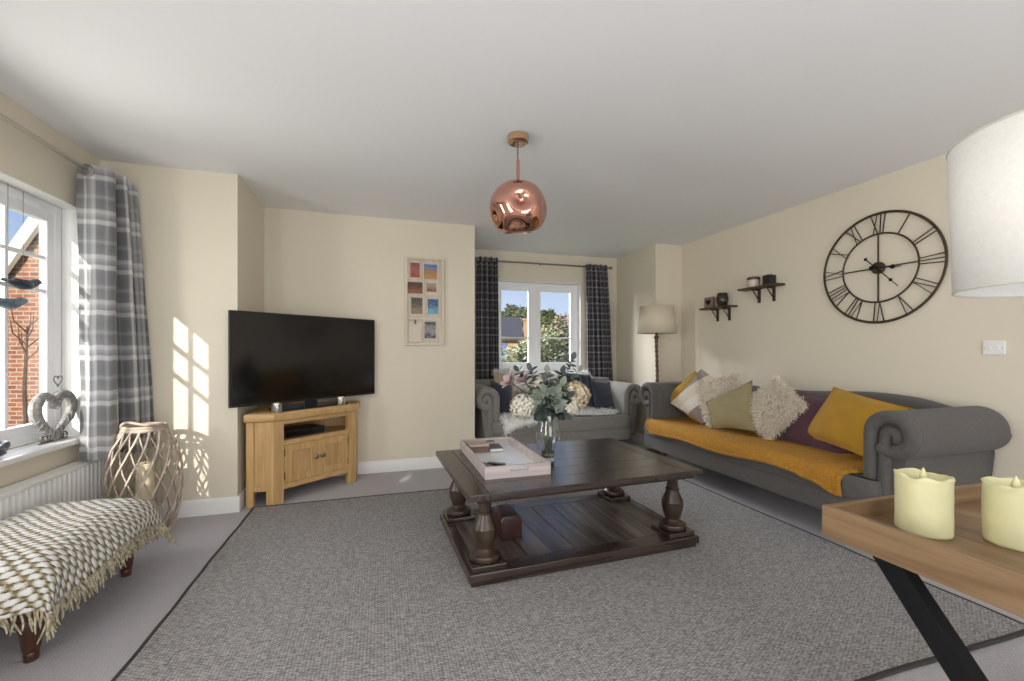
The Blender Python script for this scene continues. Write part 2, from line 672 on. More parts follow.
# left wall: openings for window 1 (in view) and window 3 (added, unseen behind the camera)
W1 = (1.985, 3.33, 0.60, 2.02)            # y0 y1 z0 z1
W3 = (-1.05, 0.35, 0.45, 2.15)
XO = XL - 0.18
mb = MB()
for y0, y1, z0, z1 in ((YR, W3[0], 0, HC), (W3[1], W1[0], 0, HC), (W1[1], YB, 0, HC),
                       (W3[0], W3[1], 0, W3[2]), (W3[0], W3[1], W3[3], HC),
                       (W1[0], W1[1], 0, W1[2]), (W1[0], W1[1], W1[3], HC)):
    mb.box((XO, y0, z0), (XL, y1, z1))
struct(mb.build('wall_left', M_WALL))
# white plastered reveal lining the left window
mb = MB()
t = 0.006
mb.box((-1.862, W1[0], W1[3] - t), (XL - 0.0005, W1[1], W1[3] - 0.0002))
mb.box((-1.862, W1[1] - t, W1[2]), (XL - 0.0005, W1[1] - 0.0002, W1[3] - t))
mb.box((-1.862, W1[0] + 0.0002, W1[2]), (XL - 0.0005, W1[0] + t, W1[3] - t))
struct(mb.build('trim_1', M_REVEAL))

mb = MB()
mb.box((XO, YB, 0), (XB, YT + 0.2, HC))
struct(mb.build('wall_bay', M_WALL))
mb = MB()
mb.box((XB, YT, 0), (XA, YO, HC))
struct(mb.build('wall_television', M_WALL))
W2 = (1.385, 2.555, 0.86, 2.03)          # x0 x1 z0 z1
mb = MB()
for x0, x1, z0, z1 in ((XA, W2[0], 0, HC), (W2[1], XP, 0, HC), (W2[0], W2[1], 0, W2[2]), (W2[0], W2[1], W2[3], HC)):
    mb.box((x0, YW, z0), (x1, YO, z1))
struct(mb.build('wall_back', M_WALL))
mb = MB()
mb.box((W2[0], YW + 0.0005, W2[3] - t), (W2[1], 5.285, W2[3] - 0.0002))
mb.box((W2[1] - t, YW + 0.0005, W2[2]), (W2[1] - 0.0002, 5.285, W2[3] - t))
mb.box((W2[0] + 0.0002, YW + 0.0005, W2[2]), (W2[0] + t, 5.285, W2[3] - t))
struct(mb.build('trim_2', M_REVEAL))
mb = MB()
mb.box((XP, YP, 0), (XR + 0.25, YO, HC))
struct(mb.build('wall_boxing', M_WALL))
mb = MB()
mb.box((XR, YR, 0), (XR + 0.25, YP, HC))
struct(mb.build('wall_right', M_WALL))
# wall behind the camera with wide patio doors added for a fill lamp
D = (0.0, 2.6, 0.0, 2.1)
mb = MB()
for x0, x1, z0, z1 in ((XO, D[0], 0, HC), (D[1], XR + 0.25, 0, HC), (D[0], D[1], D[3], HC)):
    mb.box((x0, YR - 0.25, z0), (x1, YR, z1))
struct(mb.build('wall_rear', M_WALL))


# unseen wall added outside to keep the sun off the openings behind the camera
struct(MB().box((-5.0, -5.2, -0.3), (6.0, -5.0, 4.6)).build('wall_sun_blocker', mat('outside_render', (0.55, 0.45, 0.36), 0.9, var=0.1)))


def skirting(name, a, b, inward):
    """skirting board from a to b (floor points); inward = direction into the room"""
    a, b, n = Vector((*a, 0)), Vector((*b, 0)), Vector((*inward, 0))
    t = 0.016
    prof = [(0, 0), (t, 0), (t, 0.085), (t * 0.75, 0.097), (t * 0.45, 0.105), (t * 0.3, 0.11), (0, 0.11)]
    m = MB()
    A = [m.bm.verts.new(a + n * u + Vector((0, 0, z))) for u, z in prof]
    B = [m.bm.verts.new(b + n * u + Vector((0, 0, z))) for u, z in prof]
    k = len(prof)
    for i in range(k):
        m.face([A[i], A[(i + 1) % k], B[(i + 1) % k], B[i]])
    m.face(A[::-1])
    m.face(B)
    struct(m.build(name, M_WHITE, sharp=25))


skirting('baseboard_left', (XL, YR), (XL, YB), (1, 0))
skirting('baseboard_bay', (XL, YB), (XB + 0.016, YB), (0, -1))
skirting('baseboard_return', (XB, YB), (XB, YT), (1, 0))
skirting('baseboard_television', (XB, YT), (XA + 0.016, YT), (0, -1))
skirting('baseboard_alcove', (XA, YT), (XA, YW), (1, 0))
skirting('baseboard_back', (XA, YW), (XP, YW), (0, -1))
skirting('baseboard_boxing', (XP, YW), (XP, YP), (-1, 0))
skirting('baseboard_corner', (XP - 0.016, YP), (XR, YP), (0, -1))
skirting('baseboard_right', (XR, YP), (XR, YR), (-1, 0))


# ------------------------------------------------------------------ windows
def frame_rect(m, axis, at, depth, u0, u1, z0, z1, w, bev=0.004):
    """four mitre-less bars round a rectangle in a wall plane; axis = wall normal"""
    def B(a0, a1, b0, b1):
        if axis == 'x':
            m.box((at - depth, a0, b0), (at, a1, b1), bev)
        else:
            m.box((a0, at, b0), (a1, at + depth, b1), bev)
    B(u0, u0 + w, z0, z1)
    B(u1 - w, u1, z0, z1)
    B(u0 + w, u1 - w, z0, z0 + w)
    B(u0 + w, u1 - w, z1 - w, z1)


win = thing('window_1', '', 'window', (-1.88, 2.5, W1[2]))
del win['label'], win['category']
struct(win)
m = MB()
frame_rect(m, 'x', -1.862, 0.075, W1[0] + 0.006, W1[1] - 0.006, W1[2] + 0.03, W1[3] - 0.006, 0.055)
m.box((-1.93, 2.585, W1[2] + 0.085), (-1.869, 2.62, W1[3] - 0.06), 0.004)
m.box((-1.862, 2.75, 1.962), (-1.845, 3.12, 1.988), 0.004)                      # trickle vent
m.build('frame', M_UPVC, win)
for y0, y1 in ((2.605, 3.275), (2.042, 2.60)):
    m = MB()
    frame_rect(m, 'x', -1.868, 0.040, y0, y1, W1[2] + 0.075, W1[3] - 0.055, 0.060, 0.006)
    sash = m.build('sash', M_UPVC, win)
    gy0, gy1, gz0, gz1 = y0 + 0.060, y1 - 0.060, W1[2] + 0.135, W1[3] - 0.115
    m = MB()
    if y1 - y0 > 0.4:
        yc = (gy0 + gy1) / 2
        m.box((-1.903, yc - 0.011, gz0), (-1.876, yc + 0.011, gz1), 0.002)
    for z in (1.69, 1.495):
        m.box((-1.9028, gy0, z - 0.011), (-1.8762, gy1, z + 0.011), 0.002)
    m.build('glazing_bars', M_UPVC, win)
    m = MB()
    m.box((-1.892, gy0 - 0.004, gz0 - 0.004), (-1.888, gy1 + 0.004, gz1 + 0.004))
    m.build('pane', M_GLASS, win)
sill = MB().box((-1.862, W1[0] + 0.002, W1[2] - 0.004), (-1.70, W1[1] - 0.002, W1[2] + 0.028), 0.008)
sill.build('sill', M_WHITE, win)

win = thing('window_2', '', 'window', (1.97, 5.3, W2[2]))
del win['label'], win['category']
struct(win)
m = MB()
frame_rect(m, 'y', 5.285, 0.07, W2[0] + 0.006, W2[1] - 0.006, W2[2] + 0.03, W2[3] - 0.006, 0.05)
m.box((1.90, 5.289, W2[2] + 0.08), (1.958, 5.35, W2[3] - 0.056), 0.004)
m.box((1.55, 5.27, 1.988), (2.4, 5.286, 2.012), 0.004)
m.build('frame', M_UPVC, win)
for x0, x1 in ((1.435, 1.906), (1.952, 2.503)):
    m = MB()
    lw = 0.045 if x0 < 1.6 else 0.062
    m.box((x0, 5.277, W2[2] + 0.07), (x0 + lw, 5.33, W2[3] - 0.045), 0.006)
    m.box((x1 - 0.062, 5.277, W2[2] + 0.07), (x1, 5.33, W2[3] - 0.045), 0.006)
    m.box((x0 + lw, 5.277, W2[2] + 0.07), (x1 - 0.062, 5.33, W2[2] + 0.13), 0.006)
    m.box((x0 + lw, 5.277, W2[3] - 0.107), (x1 - 0.062, 5.33, W2[3] - 0.045), 0.006)
    m.build('sash', M_UPVC, win)
    m = MB()
    m.box((x0 + lw, 5.288, 1.302), (x1 - 0.062, 5.318, 1.322), 0.003)
    m.build('glazing_bar', M_RODSTEEL if x0 < 1.6 else M_UPVC, win)
    MB().box((x0 + lw - 0.003, 5.301, W2[2] + 0.12), (x1 - 0.059, 5.305, W2[3] - 0.10)).build('pane', M_GLASS, win)
MB().box((W2[0] + 0.002, 5.15, W2[2] - 0.004), (W2[1] - 0.002, 5.285, W2[2] + 0.028), 0.008).build('sill', M_WHITE, win)

# unseen window and doors, added behind the camera to hold fill lamps
win = thing('added_window_3', '', 'window', (-1.88, -0.35, W3[2]))  # made-up window, frames the side fill lamp
del win['label'], win['category']
struct(win)
m = MB()
frame_rect(m, 'x', -1.862, 0.075, W3[0] + 0.003, W3[1] - 0.003, W3[2] + 0.003, W3[3] - 0.003, 0.06)
m.box((-1.93, -0.38, W3[2] + 0.06), (-1.866, -0.32, W3[3] - 0.06), 0.004)
m.build('frame', M_UPVC, win)
MB().box((-1.895, W3[0] + 0.06, W3[2] + 0.06), (-1.891, W3[1] - 0.06, W3[3] - 0.06)).build('pane', M_GLASS, win)
win = thing('added_door_1', '', 'door', (1.3, YR - 0.1, 0))  # made-up patio doors, frame the rear fill lamp
del win['label'], win['category']
struct(win)
m = MB()
frame_rect(m, 'y', YR - 0.16, 0.08, D[0] + 0.003, D[1] - 0.003, 0.003, D[3] - 0.003, 0.07)
m.box((1.26, YR - 0.155, 0.07), (1.34, YR - 0.085, D[3] - 0.07), 0.004)
m.build('frame', M_UPVC, win)
MB().box((D[0] + 0.07, YR - 0.122, 0.07), (D[1] - 0.07, YR - 0.118, D[3] - 0.07)).build('pane', M_GLASS, win)

# ------------------------------------------------------------------ rug
rug = thing('rug', 'large grey flat-woven rug with charcoal bound edges under the coffee table', 'rug', (0.85, 2.3, 0))
RX0, RX1, RY0, RY1 = -0.875, 2.555, 1.06, 3.53


def wob(t, k):
    return 0.003 * sin(5 * t + k) + 0.0015 * sin(17 * t + 2 * k)


m = MB()
NX, NY = 40, 30


def rug_pt(u, v, top):
    x = RX0 + (RX1 - RX0) * u
    y = RY0 + (RY1 - RY0) * v
    if u in (0, 1):
        x += wob(v * 3, 1 + u)
    if v in (0, 1):
        y += wob(u * 3, 3 + v)
    return (x, y, top)


m.grid(lambda u, v: rug_pt(u, v, 0.011), NX, NY)
m.build('rug_field', M_RUG, rug, fix=False)
m = MB()
edge = [rug_pt(0, i / 40, 0.007) for i in range(41)] + [rug_pt(i / 40, 1, 0.007) for i in range(1, 41)] + \
       [rug_pt(1, 1 - i / 40, 0.007) for i in range(1, 41)] + [rug_pt(1 - i / 40, 0, 0.007) for i in range(1, 40)]
m.tube(edge, 0.010, 8, closed=True, flat=0.75, up=(0, 0, 1))
m.build('binding', M_RUGEDGE, rug)['label'] = 'charcoal binding round the edge of the rug'

# ------------------------------------------------------------------ soft furnishing helpers
def quad_pillow(corners, thick, n=14, pinch=0.05, power=0.55):
    """cushion from its four corners (TL, TR, BR, BL); puffed in the middle, sharp at the corners"""
    c = [Vector(p) for p in corners]
    nrm = (c[1] - c[3]).cross(c[0] - c[2]).normalized()
    if nrm.dot(CAM - (c[0] + c[2]) / 2) < 0:
        nrm = -nrm
    m = MB()
    cen = (c[0] + c[1] + c[2] + c[3]) / 4

    def P(u, v, side):
        p = (c[0] * (1 - u) + c[1] * u) * (1 - v) + (c[3] * (1 - u) + c[2] * u) * v
        e = 1 - pinch * (1 - (2 * u - 1) ** 2) * (2 * v - 1) ** 4 - pinch * (1 - (2 * v - 1) ** 2) * (2 * u - 1) ** 4
        p = cen + (p - cen) * e
        h = max(0.0, (1 - (2 * u - 1) ** 2) * (1 - (2 * v - 1) ** 2)) ** power
        h *= 1 + 0.10 * noise.noise(p * 7)
        return p + nrm * (side * thick * 0.5 * h)
    m.grid(lambda u, v: P(u, v, 1), n, n)
    m.grid(lambda u, v: P(u, v, -1), n, n)
    bmesh.ops.remove_doubles(m.bm, verts=m.bm.verts[:], dist=1e-4)
    return m, P, nrm


def strands(m, roots, length, width, droop=0.5, curl=0.35, seg=3):
    """tapering hair-like blades: roots = (point, normal) pairs"""
    for p, n in roots:
        L = length * random.uniform(0.6, 1.25)
        d = (n + Vector((random.gauss(0, curl), random.gauss(0, curl), random.gauss(0, curl)))).normalized()
        s = d.cross(Vector((random.gauss(0, 1), random.gauss(0, 1), random.gauss(0, 1)))).normalized()
        q = Vector(p)
        prev = None
        for i in range(seg + 1):
            t = i / seg
            w = width * (1 - 0.8 * t) * 0.5
            a, b = m.bm.verts.new(q - s * w), m.bm.verts.new(q + s * w)
            if prev:
                m.face([prev[0], prev[1], b, a])
            prev = (a, b)
            d = (d + Vector((random.gauss(0, 0.22), random.gauss(0, 0.22), -droop * 0.5))).normalized()
            q = q + d * (L / seg)


def cushion(name, label, corners, thick, m, fur=None, group='cushions on the long sofa', pinch=0.05):
    c = [Vector(p) for p in corners]
    base = (c[0] + c[1] + c[2] + c[3]) / 4
    root = thing(name, label, 'cushion', base, 0, group)
    mb_, P, nrm = quad_pillow(corners, thick, pinch=pinch)
    mb_.build('cover', m, root, sharp=60)
    if fur:
        m2, cnt, ln = fur
        f = MB()
        rs = []
        for _ in range(cnt):
            u, v = random.random(), random.random()
            side = 1 if random.random() < 0.8 else -1
            p = P(u, v, side)
            out = (p - base)
            nn = (nrm * side * 0.8 + out.normalized() * 0.5).normalized()
            rs.append((p, nn))
        for _ in range(cnt // 5):
            u, v = random.choice(((random.random(), 0), (random.random(), 1), (0, random.random()), (1, random.random())))
            p = P(u, v, 1)
            rs.append((p, ((p - base).normalized() + nrm * 0.3).normalized()))
        strands(f, rs, ln, 0.0095, droop=0.5, curl=0.6)
        f.build('fur', m2, root, fix=False)['kind'] = 'stuff'
    else:
        # corded edge
        e = MB()
        pts = [P(i / 10, 0, 1) for i in range(10)] + [P(1, i / 10, 1) for i in range(10)] + \
              [P(1 - i / 10, 1, 1) for i in range(10)] + [P(0, 1 - i / 10, 1) for i in range(10)]
        e.tube(pts, 0.0035, 6, closed=True)
        e.build('piping', m, root)
    return root


# ------------------------------------------------------------------ sofas (seat faces local -y)
def spiral(cx, cz, r0, r1, a0, a1, n):
    return [(cx + (r0 + (r1 - r0) * i / n) * cos(a0 + (a1 - a0) * i / n), cz + (r0 + (r1 - r0) * i / n) * sin(a0 + (a1 - a0) * i / n)) for i in range(n + 1)]


def sofa(name, label, loc, rz, L, D, m, back_fn, arm_r=0.13, arm_top=0.82, aw=0.27, rail=(0.19, 0.315), seat_top=0.435, ov=(0.12, 0.12)):
    root = thing(name, label, 'sofa', loc, rz)
    R = root_matrix(root)
    h = L / 2

    def build(mb_, nm, mt=m, sharp=35):
        bmesh.ops.transform(mb_.bm, matrix=R, verts=mb_.bm.verts[:])
        return mb_.build(nm, mt, root, sharp=sharp)
    xi = h - aw + 0.02                                   # inner face of the arms
    xo = (xi + ov[0], xi + ov[1])
    # front rail, slightly bellied
    b = MB()

    def outline(x0, x1, yf, yb, r, k=6):
        pts = [(x0, yb), (x0, yf + r)]
        pts += [(x0 + r - r * cos(a), yf + r - r * sin(a)) for a in [pi / 2 * i / k for i in range(1, k + 1)]]
        pts += [(x1 - r + r * sin(a), yf + r - r * cos(a)) for a in [pi / 2 * i / k for i in range(0, k + 1)]]
        pts += [(x1, yb)]
        return pts
    b.prism(outline(-xo[0], xo[1], 0.008, 0.075, 0.05), 'z', rail[0], rail[1] - 0.004, 0.018)
    b.prism([(-xi - 0.02, 0.06), (xi + 0.02, 0.06), (xi + 0.02, D - 0.08), (-xi - 0.02, D - 0.08)], 'z', rail[0] + 0.01, rail[1] - 0.004, 0.01)
    build(b, 'rail')
    # T-shaped seat cushion
    b = MB()
    o = outline(-xo[0], xo[1], 0.0, 0.085, 0.06)
    o = [(-xi, 0.09), (-xi, D - 0.22), (xi, D - 0.22), (xi, 0.09)][::-1] + []
    body = outline(-xo[0], xo[1], 0.0, 0.088, 0.07)
    poly = body[:-1] + [(xo[1], 0.088), (xi - 0.003, 0.088), (xi - 0.003, D - 0.2), (-xi + 0.003, D - 0.2), (-xi + 0.003, 0.088)]
    b.prism(poly, 'z', rail[1], seat_top, 0.045)
    build(b, 'seat_cushion', sharp=60)
    # arms: scrolled roll over a panel
    zc = arm_top - arm_r
    for s in (-1, 1):
        b = MB()
        poly = [(0.0, 0.17), (0.0, zc)] + [(arm_r - arm_r * cos(a), zc + arm_r * sin(a)) for a in [pi * i / 14 for i in range(1, 15)]]
        poly += [(arm_r + arm_r * cos(a), zc - arm_r * sin(a)) for a in [math.acos(0.035 / arm_r) * i / 8 for i in range(1, 9)]]
        poly += [(0.165, 0.17)]
        pl = [(s * (xi + u), z) for u, z in poly]
        if s < 0:
            pl = pl[::-1]
        b.prism(pl, 'y', 0.115, D - 0.02, 0.022)
        arm = build(b, 'arm')
        q = 0.036
        path = [(q * 0.9, 0.2), (q * 0.8, 0.4), (q * 0.9, zc - 0.06)] + spiral(arm_r, zc, arm_r - q * 0.85, arm_r - q * 0.9, pi, 0, 14) + \
            spiral(arm_r, zc, arm_r - q * 0.9, arm_r - q * 1.25, 0, -pi * 0.72, 8)[1:]
        b = MB()
        b.tube([(s * (xi + u), 0.105, z) for u, z in path], [q] * (len(path) - 1) + [q * 0.9], 12)
        build(b, 'scroll', sharp=60)
        c2 = (arm_r + 0.015, zc - 0.012)
        path = [(q * 2.7, 0.2), (q * 2.6, 0.4), (q * 2.75, zc - 0.08)] + spiral(c2[0], c2[1], arm_r - q * 2.45, 0.012, pi, -pi * 0.35, 12)
        b = MB()
        b.tube([(s * (xi + u), 0.11, z) for u, z in path], [q * 0.86] * (len(path) - 1) + [q * 0.8], 12)
        build(b, 'scroll', sharp=60)
    # back: rolled top that rises gently
    b = MB()
    nx, npf = 36, 16
    prof = []
    rings = []
    for i in range(nx + 1):
        x = -h + 0.12 + (L - 0.24) * i / nx
        zt = back_fn(x / h)
        r = 0.07
        ring = [(D - 0.26, rail[1] + 0.01), (D - 0.235, zt - r * 1.3)]
        ring += [(D - 0.15 - 0.085 * cos(a), zt - r + r * sin(a)) for a in [pi * k / 8 for k in range(9)]]
        ring += [(D - 0.045, zt - 0.2), (D - 0.04, 0.16), (D - 0.10, 0.16), (D - 0.26, 0.2)]
        rings.append([b.bm.verts.new((x, y, z)) for y, z in ring])
    for A, B_ in zip(rings, rings[1:]):
        k = len(A)
        for j in range(k):
            b.face([A[j], A[(j + 1) % k], B_[(j + 1) % k], B_[j]])
    b.face(rings[0][::-1])
    b.face(rings[-1])
    build(b, 'back', sharp=60)
    for sx in (-1, 1):
        for y in (0.17, D - 0.12):
            b = MB()
            b.lathe([(0.018, 0.0), (0.022, 0.02), (0.03, 0.12), (0.034, 0.165), (0.03, 0.19)], (sx * (h - aw), y, 0), 14, True)
            build(b, 'foot', M_LEGWOOD)
    return root


def back_big(t):
    # t runs -1 (far end) .. 1 (near end)
    return 0.815 + 0.045 * math.exp(-((t - 0.52) / 0.33) ** 2) + 0.012 * math.exp(-((t + 0.4) / 0.4) ** 2) - 0.05 * max(0, t - 0.72) / 0.28


sofa('sofa', 'long grey roll-arm sofa with mustard throw and seven cushions along the right wall', (2.53, 2.71, 0), -pi / 2,
     2.43, 0.89, M_SOFA, back_big, ov=(0.10, 0.10))
sofa('loveseat', 'small taupe roll-arm sofa with white furs under the rear window', (1.93, 4.23, 0), 0.0,
     1.98, 0.88, M_LOVE, lambda t: 0.80 + 0.02 * (1 - t * t), arm_top=0.765, arm_r=0.125, rail=(0.15, 0.275), seat_top=0.42, ov=(0.09, 0.05))

# ------------------------------------------------------------------ cushions on the long sofa
cushion('cushion', 'mustard velvet cushion farthest along the sofa, behind the striped one',
        [(2.995, 3.555, .943), (3.087, 3.214, .717), (2.894, 3.408, .455), (2.785, 3.776, .658)], 0.13, M_MUST)


def stripe_m():
    m, n, l, b = node_m('cream_taupe_patchwork', 0.9)
    tc = n.new('ShaderNodeTexCoord')
    sp = n.new('ShaderNodeSeparateXYZ')
    l.new(tc.outputs['Generated'], sp.inputs[0])
    s = math_n(n, l, 'ADD', math_n(n, l, 'MULTIPLY', sp.outputs['Y'], 0.62), math_n(n, l, 'MULTIPLY', sp.outputs['Z'], 0.62))
    t = math_n(n, l, 'ADD', math_n(n, l, 'MULTIPLY', sp.outputs['Y'], -0.6), math_n(n, l, 'MULTIPLY', sp.outputs['Z'], 0.6))
    taupe, cream, sand, white = (0.30, 0.25, 0.22), (0.62, 0.55, 0.45), (0.46, 0.39, 0.31), (0.72, 0.68, 0.62)
    a = ramp_n(n, l, s, [(0.0, taupe), (0.50, white), (0.66, cream), (0.86, taupe), (0.93, taupe)], 'CONSTANT')
    c = ramp_n(n, l, t, [(0.0, g3(1)), (0.10, g3(0.62)), (0.17, g3(1.0)), (0.30, g3(0.8)), (0.40, g3(1))], 'CONSTANT')
    mx = n.new('ShaderNodeMix')
    mx.data_type = 'RGBA'
    mx.blend_type = 'MULTIPLY'
    mx.inputs[0].default_value = 0.8
    l.new(a, mx.inputs[6])
    l.new(c, mx.inputs[7])
    l.new(mx.outputs[2], b.inputs['Base Color'])
    return m


cushion('cushion', 'cream and taupe striped patchwork cushion between the far mustard and shaggy ones',
        [(2.954, 3.424, .968), (3.037, 3.048, .777), (2.837, 3.276, .470), (2.757, 3.615, .623)], 0.11, stripe_m())
cushion('cushion', 'shaggy cream fur cushion behind the sage green cushion',
        [(2.872, 3.361, .811), (3.011, 3.034, .942), (2.948, 2.864, .568), (2.813, 3.150, .475)], 0.11, M_FUR, (M_FUR, 4200, 0.05))
cushion('cushion', 'sage green cotton cushion with a soft pointed top corner',
        [(2.785, 3.165, .683), (2.934, 2.809, .902), (2.826, 2.668, .511), (2.739, 3.042, .482)], 0.12, M_GREEN, pinch=0.09)
cushion('cushion', 'shaggy cream fur cushion leaning against the aubergine cushion',
        [(2.916, 2.927, .645), (3.017, 2.649, .916), (2.955, 2.365, .75), (2.854, 2.577, .475)], 0.11, M_FUR, (M_FUR, 4200, 0.05))
cushion('cushion', 'dark aubergine cotton cushion behind the near mustard cushion',
        [(3.071, 2.538, .84), (3.028, 2.147, .802), (2.908, 2.029, .460), (2.948, 2.595, .455)], 0.12, M_AUB)
near = cushion('cushion', 'large mustard velvet cushion with small white tag, nearest the camera',
               [(3.021, 2.204, .892), (2.845, 1.625, .819), (2.788, 1.834, .505), (2.937, 2.373, .535)], 0.15, M_MUST)
mt = MB()
mt.box((2.925, 2.371, 0.548), (2.930, 2.392, 0.585), 0.001)
mt.build('tag', M_WHITE, near)['label'] = 'small white sewn-in tag'


# ------------------------------------------------------------------ mustard throw on the long sofa
def throw_pt(u, v):
    """u along the sofa from far end to near end, v from the back to the hanging front edge"""
    y = 3.70 + (1.79 - 3.70) * u
    x0 = 3.02
    y += 0.02 * sin(v * 9) * (1 if u > 0.9 else 0)
    L = 0.568 + 0.010 * sin(u * 6.5) + 0.012 * sin(u * 13 + 1) - 0.10 * (max(0, 0.06 - u) / 0.06) ** 2 + 0.035 * (max(0, u - 0.8) / 0.2) ** 2
    s = v * L
    top = x0 - (2.53 + 0.055)
    z_top = 0.457 + 0.004 * noise.noise(Vector((y * 9, s * 9, 0)))
    if u > 0.86:
        z_top += 0.010 * sin((u - 0.86) * 60 + v * 4) * (1 - v * 0.3)
    if s <= top:
        x, z = x0 - s, z_top
    else:
        r = 0.075
        a = min((s - top) / r, pi / 2)
        x = x0 - top - r * sin(a)
        z = z_top - r + r * cos(a)
        rest = s - top - r * pi / 2
        if rest > 0:
            z -= rest
    return Vector((x, y, z))


throw = thing('throw_blanket', 'mustard fleece throw spread along the seat of the long sofa', 'throw', (2.75, 2.7, 0.45))
m = MB()
m.grid(throw_pt, 90, 56)
o = m.build('fleece', M_MUSTTHROW, throw, fix=False)
solidify(o, 0.012, 0.0)
m = MB()
pts = [throw_pt(0, 1 - i / 20) for i in range(20)][::-1]
hem = [throw_pt(0, i / 20) for i in range(20)] + [throw_pt(i / 70, 1) for i in range(70)] + [throw_pt(1, 1 - i / 20) for i in range(21)]
m.tube([p + Vector((0, 0, 0.004)) for p in hem], 0.013, 8)
m.build('rolled_hem', M_MUSTTHROW, throw)

# ------------------------------------------------------------------ coffee table
TX0, TX1, TY0, TY1 = 0.375, 1.738, 1.992, 2.945
TZ = 0.47
tab = thing('coffee_table', 'large dark wood coffee table with four turned legs and slatted lower shelf', 'table', (1.075, 2.46, 0.011))
FL = 0.011
bw = 0.105
for x0 in (TX0, TX1 - bw):
    m = MB()
    m.box((x0, TY0, TZ - 0.032), (x0 + bw, TY1, TZ), 0.004)
    m.build('breadboard_end', M_DKWY, tab)
m = MB()
n = 6
for i in range(n):
    y0 = TY0 + (TY1 - TY0) * i / n
    m.box((TX0 + bw + 0.001, y0 + 0.0007, TZ - 0.032), (TX1 - bw - 0.001, y0 + (TY1 - TY0) / n - 0.0007, TZ), 0.0025)
m.build('tabletop', M_DKWX, tab)
m = MB()
ax0, ax1, ay0, ay1 = 0.43, 1.72, 2.045, 2.89
m.prism([(ax0, ay0), (ax1, ay0), (ax1, ay1), (ax0, ay1)], 'z', TZ - 0.062, TZ - 0.032, 0.008)
m.build('apron', M_DKWX, tab)
BX0, BX1, BY0, BY1 = 0.39, 1.75, 2.032, 2.875
m = MB()
m.box((BX0 + 0.012, BY0 + 0.012, FL), (BX1 - 0.012, BY1 - 0.012, 0.042), 0.004)
m.box((BX0, BY0, 0.034), (BX1, BY0 + 0.10, 0.076), 0.006)
m.box((BX0, BY1 - 0.10, 0.034), (BX1, BY1, 0.076), 0.006)
m.box((BX0, BY0 + 0.10, 0.034), (BX0 + 0.06, BY1 - 0.10, 0.076), 0.006)
m.box((BX1 - 0.06, BY0 + 0.10, 0.034), (BX1, BY1 - 0.10, 0.076), 0.006)
m.build('plinth', M_DKWX, tab)
m = MB()
n = 9
for i in range(n):
    x0 = BX0 + 0.06 + (BX1 - BX0 - 0.12) * i / n
    m.box((x0 + 0.001, BY0 + 0.10, 0.045), (x0 + (BX1 - BX0 - 0.12) / n - 0.001, BY1 - 0.10, 0.0752 - 0.0006 * (i % 2)), 0.003)
m.build('lower_shelf', wood('shelf_worn_planks', (0.036, 0.024, 0.019), (0.15, 0.115, 0.095), 'y', 0.30, 1.6, coat=0.15), tab)
LEGP = [(0.060, 0.0), (0.074, 0.003), (0.080, 0.016), (0.075, 0.030), (0.058, 0.036), (0.052, 0.044), (0.040, 0.050), (0.038, 0.057), (0.044, 0.066),
        (0.057, 0.105), (0.0625, 0.140), (0.060, 0.153), (0.0625, 0.157), (0.059, 0.165), (0.048, 0.190), (0.037, 0.216), (0.034, 0.224), (0.0395, 0.228), (0.0395, 0.236),
        (0.032, 0.240), (0.031, 0.290), (0.040, 0.298), (0.044, 0.307)]
for lx in (BX0 + 0.105, BX1 - 0.105):
    for ly in (BY0 + 0.105, BY1 - 0.105):
        m = MB()
        m.lathe(LEGP, (lx, ly, 0.1005), 32, True)
        leg = m.build('leg', M_DKWZ, tab, sharp=50)
        MB().box((lx - 0.087, ly - 0.087, 0.0762), (lx + 0.087, ly + 0.087, 0.1010), 0.005).build('foot_block', M_DKWX, leg)
        MB().box((lx - 0.052, ly - 0.052, TZ - 0.071), (lx + 0.052, ly + 0.052, TZ - 0.0622), 0.003).build('top_block', M_DKWX, leg)

tab.rotation_euler = (0, 0, radians(2.0))

# serving tray on the table
M_TRAYOUT = wood('limed_tray', (0.42, 0.36, 0.345), (0.56, 0.49, 0.47), 'x', 0.55, 2.0)
M_TRAYIN = mat('white_tray_base', (0.82, 0.84, 0.87), 0.25)
tx0, tx1, ty0, ty1, th = 0.525, 0.895, 2.19, 2.93, 0.065
tray = thing('serving_tray', 'limed wooden serving tray with white base on the coffee table', 'tray', (0.71, 2.56, TZ))
tray.rotation_euler = (0, 0, 0)
m = MB()
w = 0.014
for x0 in (tx0, tx1 - w):
    m.box((x0, ty0, TZ), (x0 + w, ty1, TZ + th), 0.002)
m.build('long_side', M_TRAYOUT, tray)
for y0 in (ty0, ty1 - w):
    m = MB()
    hx0, hx1 = 0.66, 0.765
    hz0, hz1 = TZ + 0.034, TZ + 0.052
    m.box((tx0 + w, y0, TZ), (tx1 - w, y0 + w, hz0), 0.0)
    m.box((tx0 + w, y0, hz1), (tx1 - w, y0 + w, TZ + th), 0.0)
    m.box((tx0 + w, y0, hz0), (hx0, y0 + w, hz1), 0.0)
    m.box((hx1, y0, hz0), (tx1 - w, y0 + w, hz1), 0.0)
    m.build('handle_end', M_TRAYOUT, tray)
m = MB()
m.box((tx0 + w, ty0 + w, TZ + 0.001), (tx1 - w, ty1 - w, TZ + 0.010))
m.build('base', M_TRAYIN, tray)['label'] = 'white inside base of the tray'


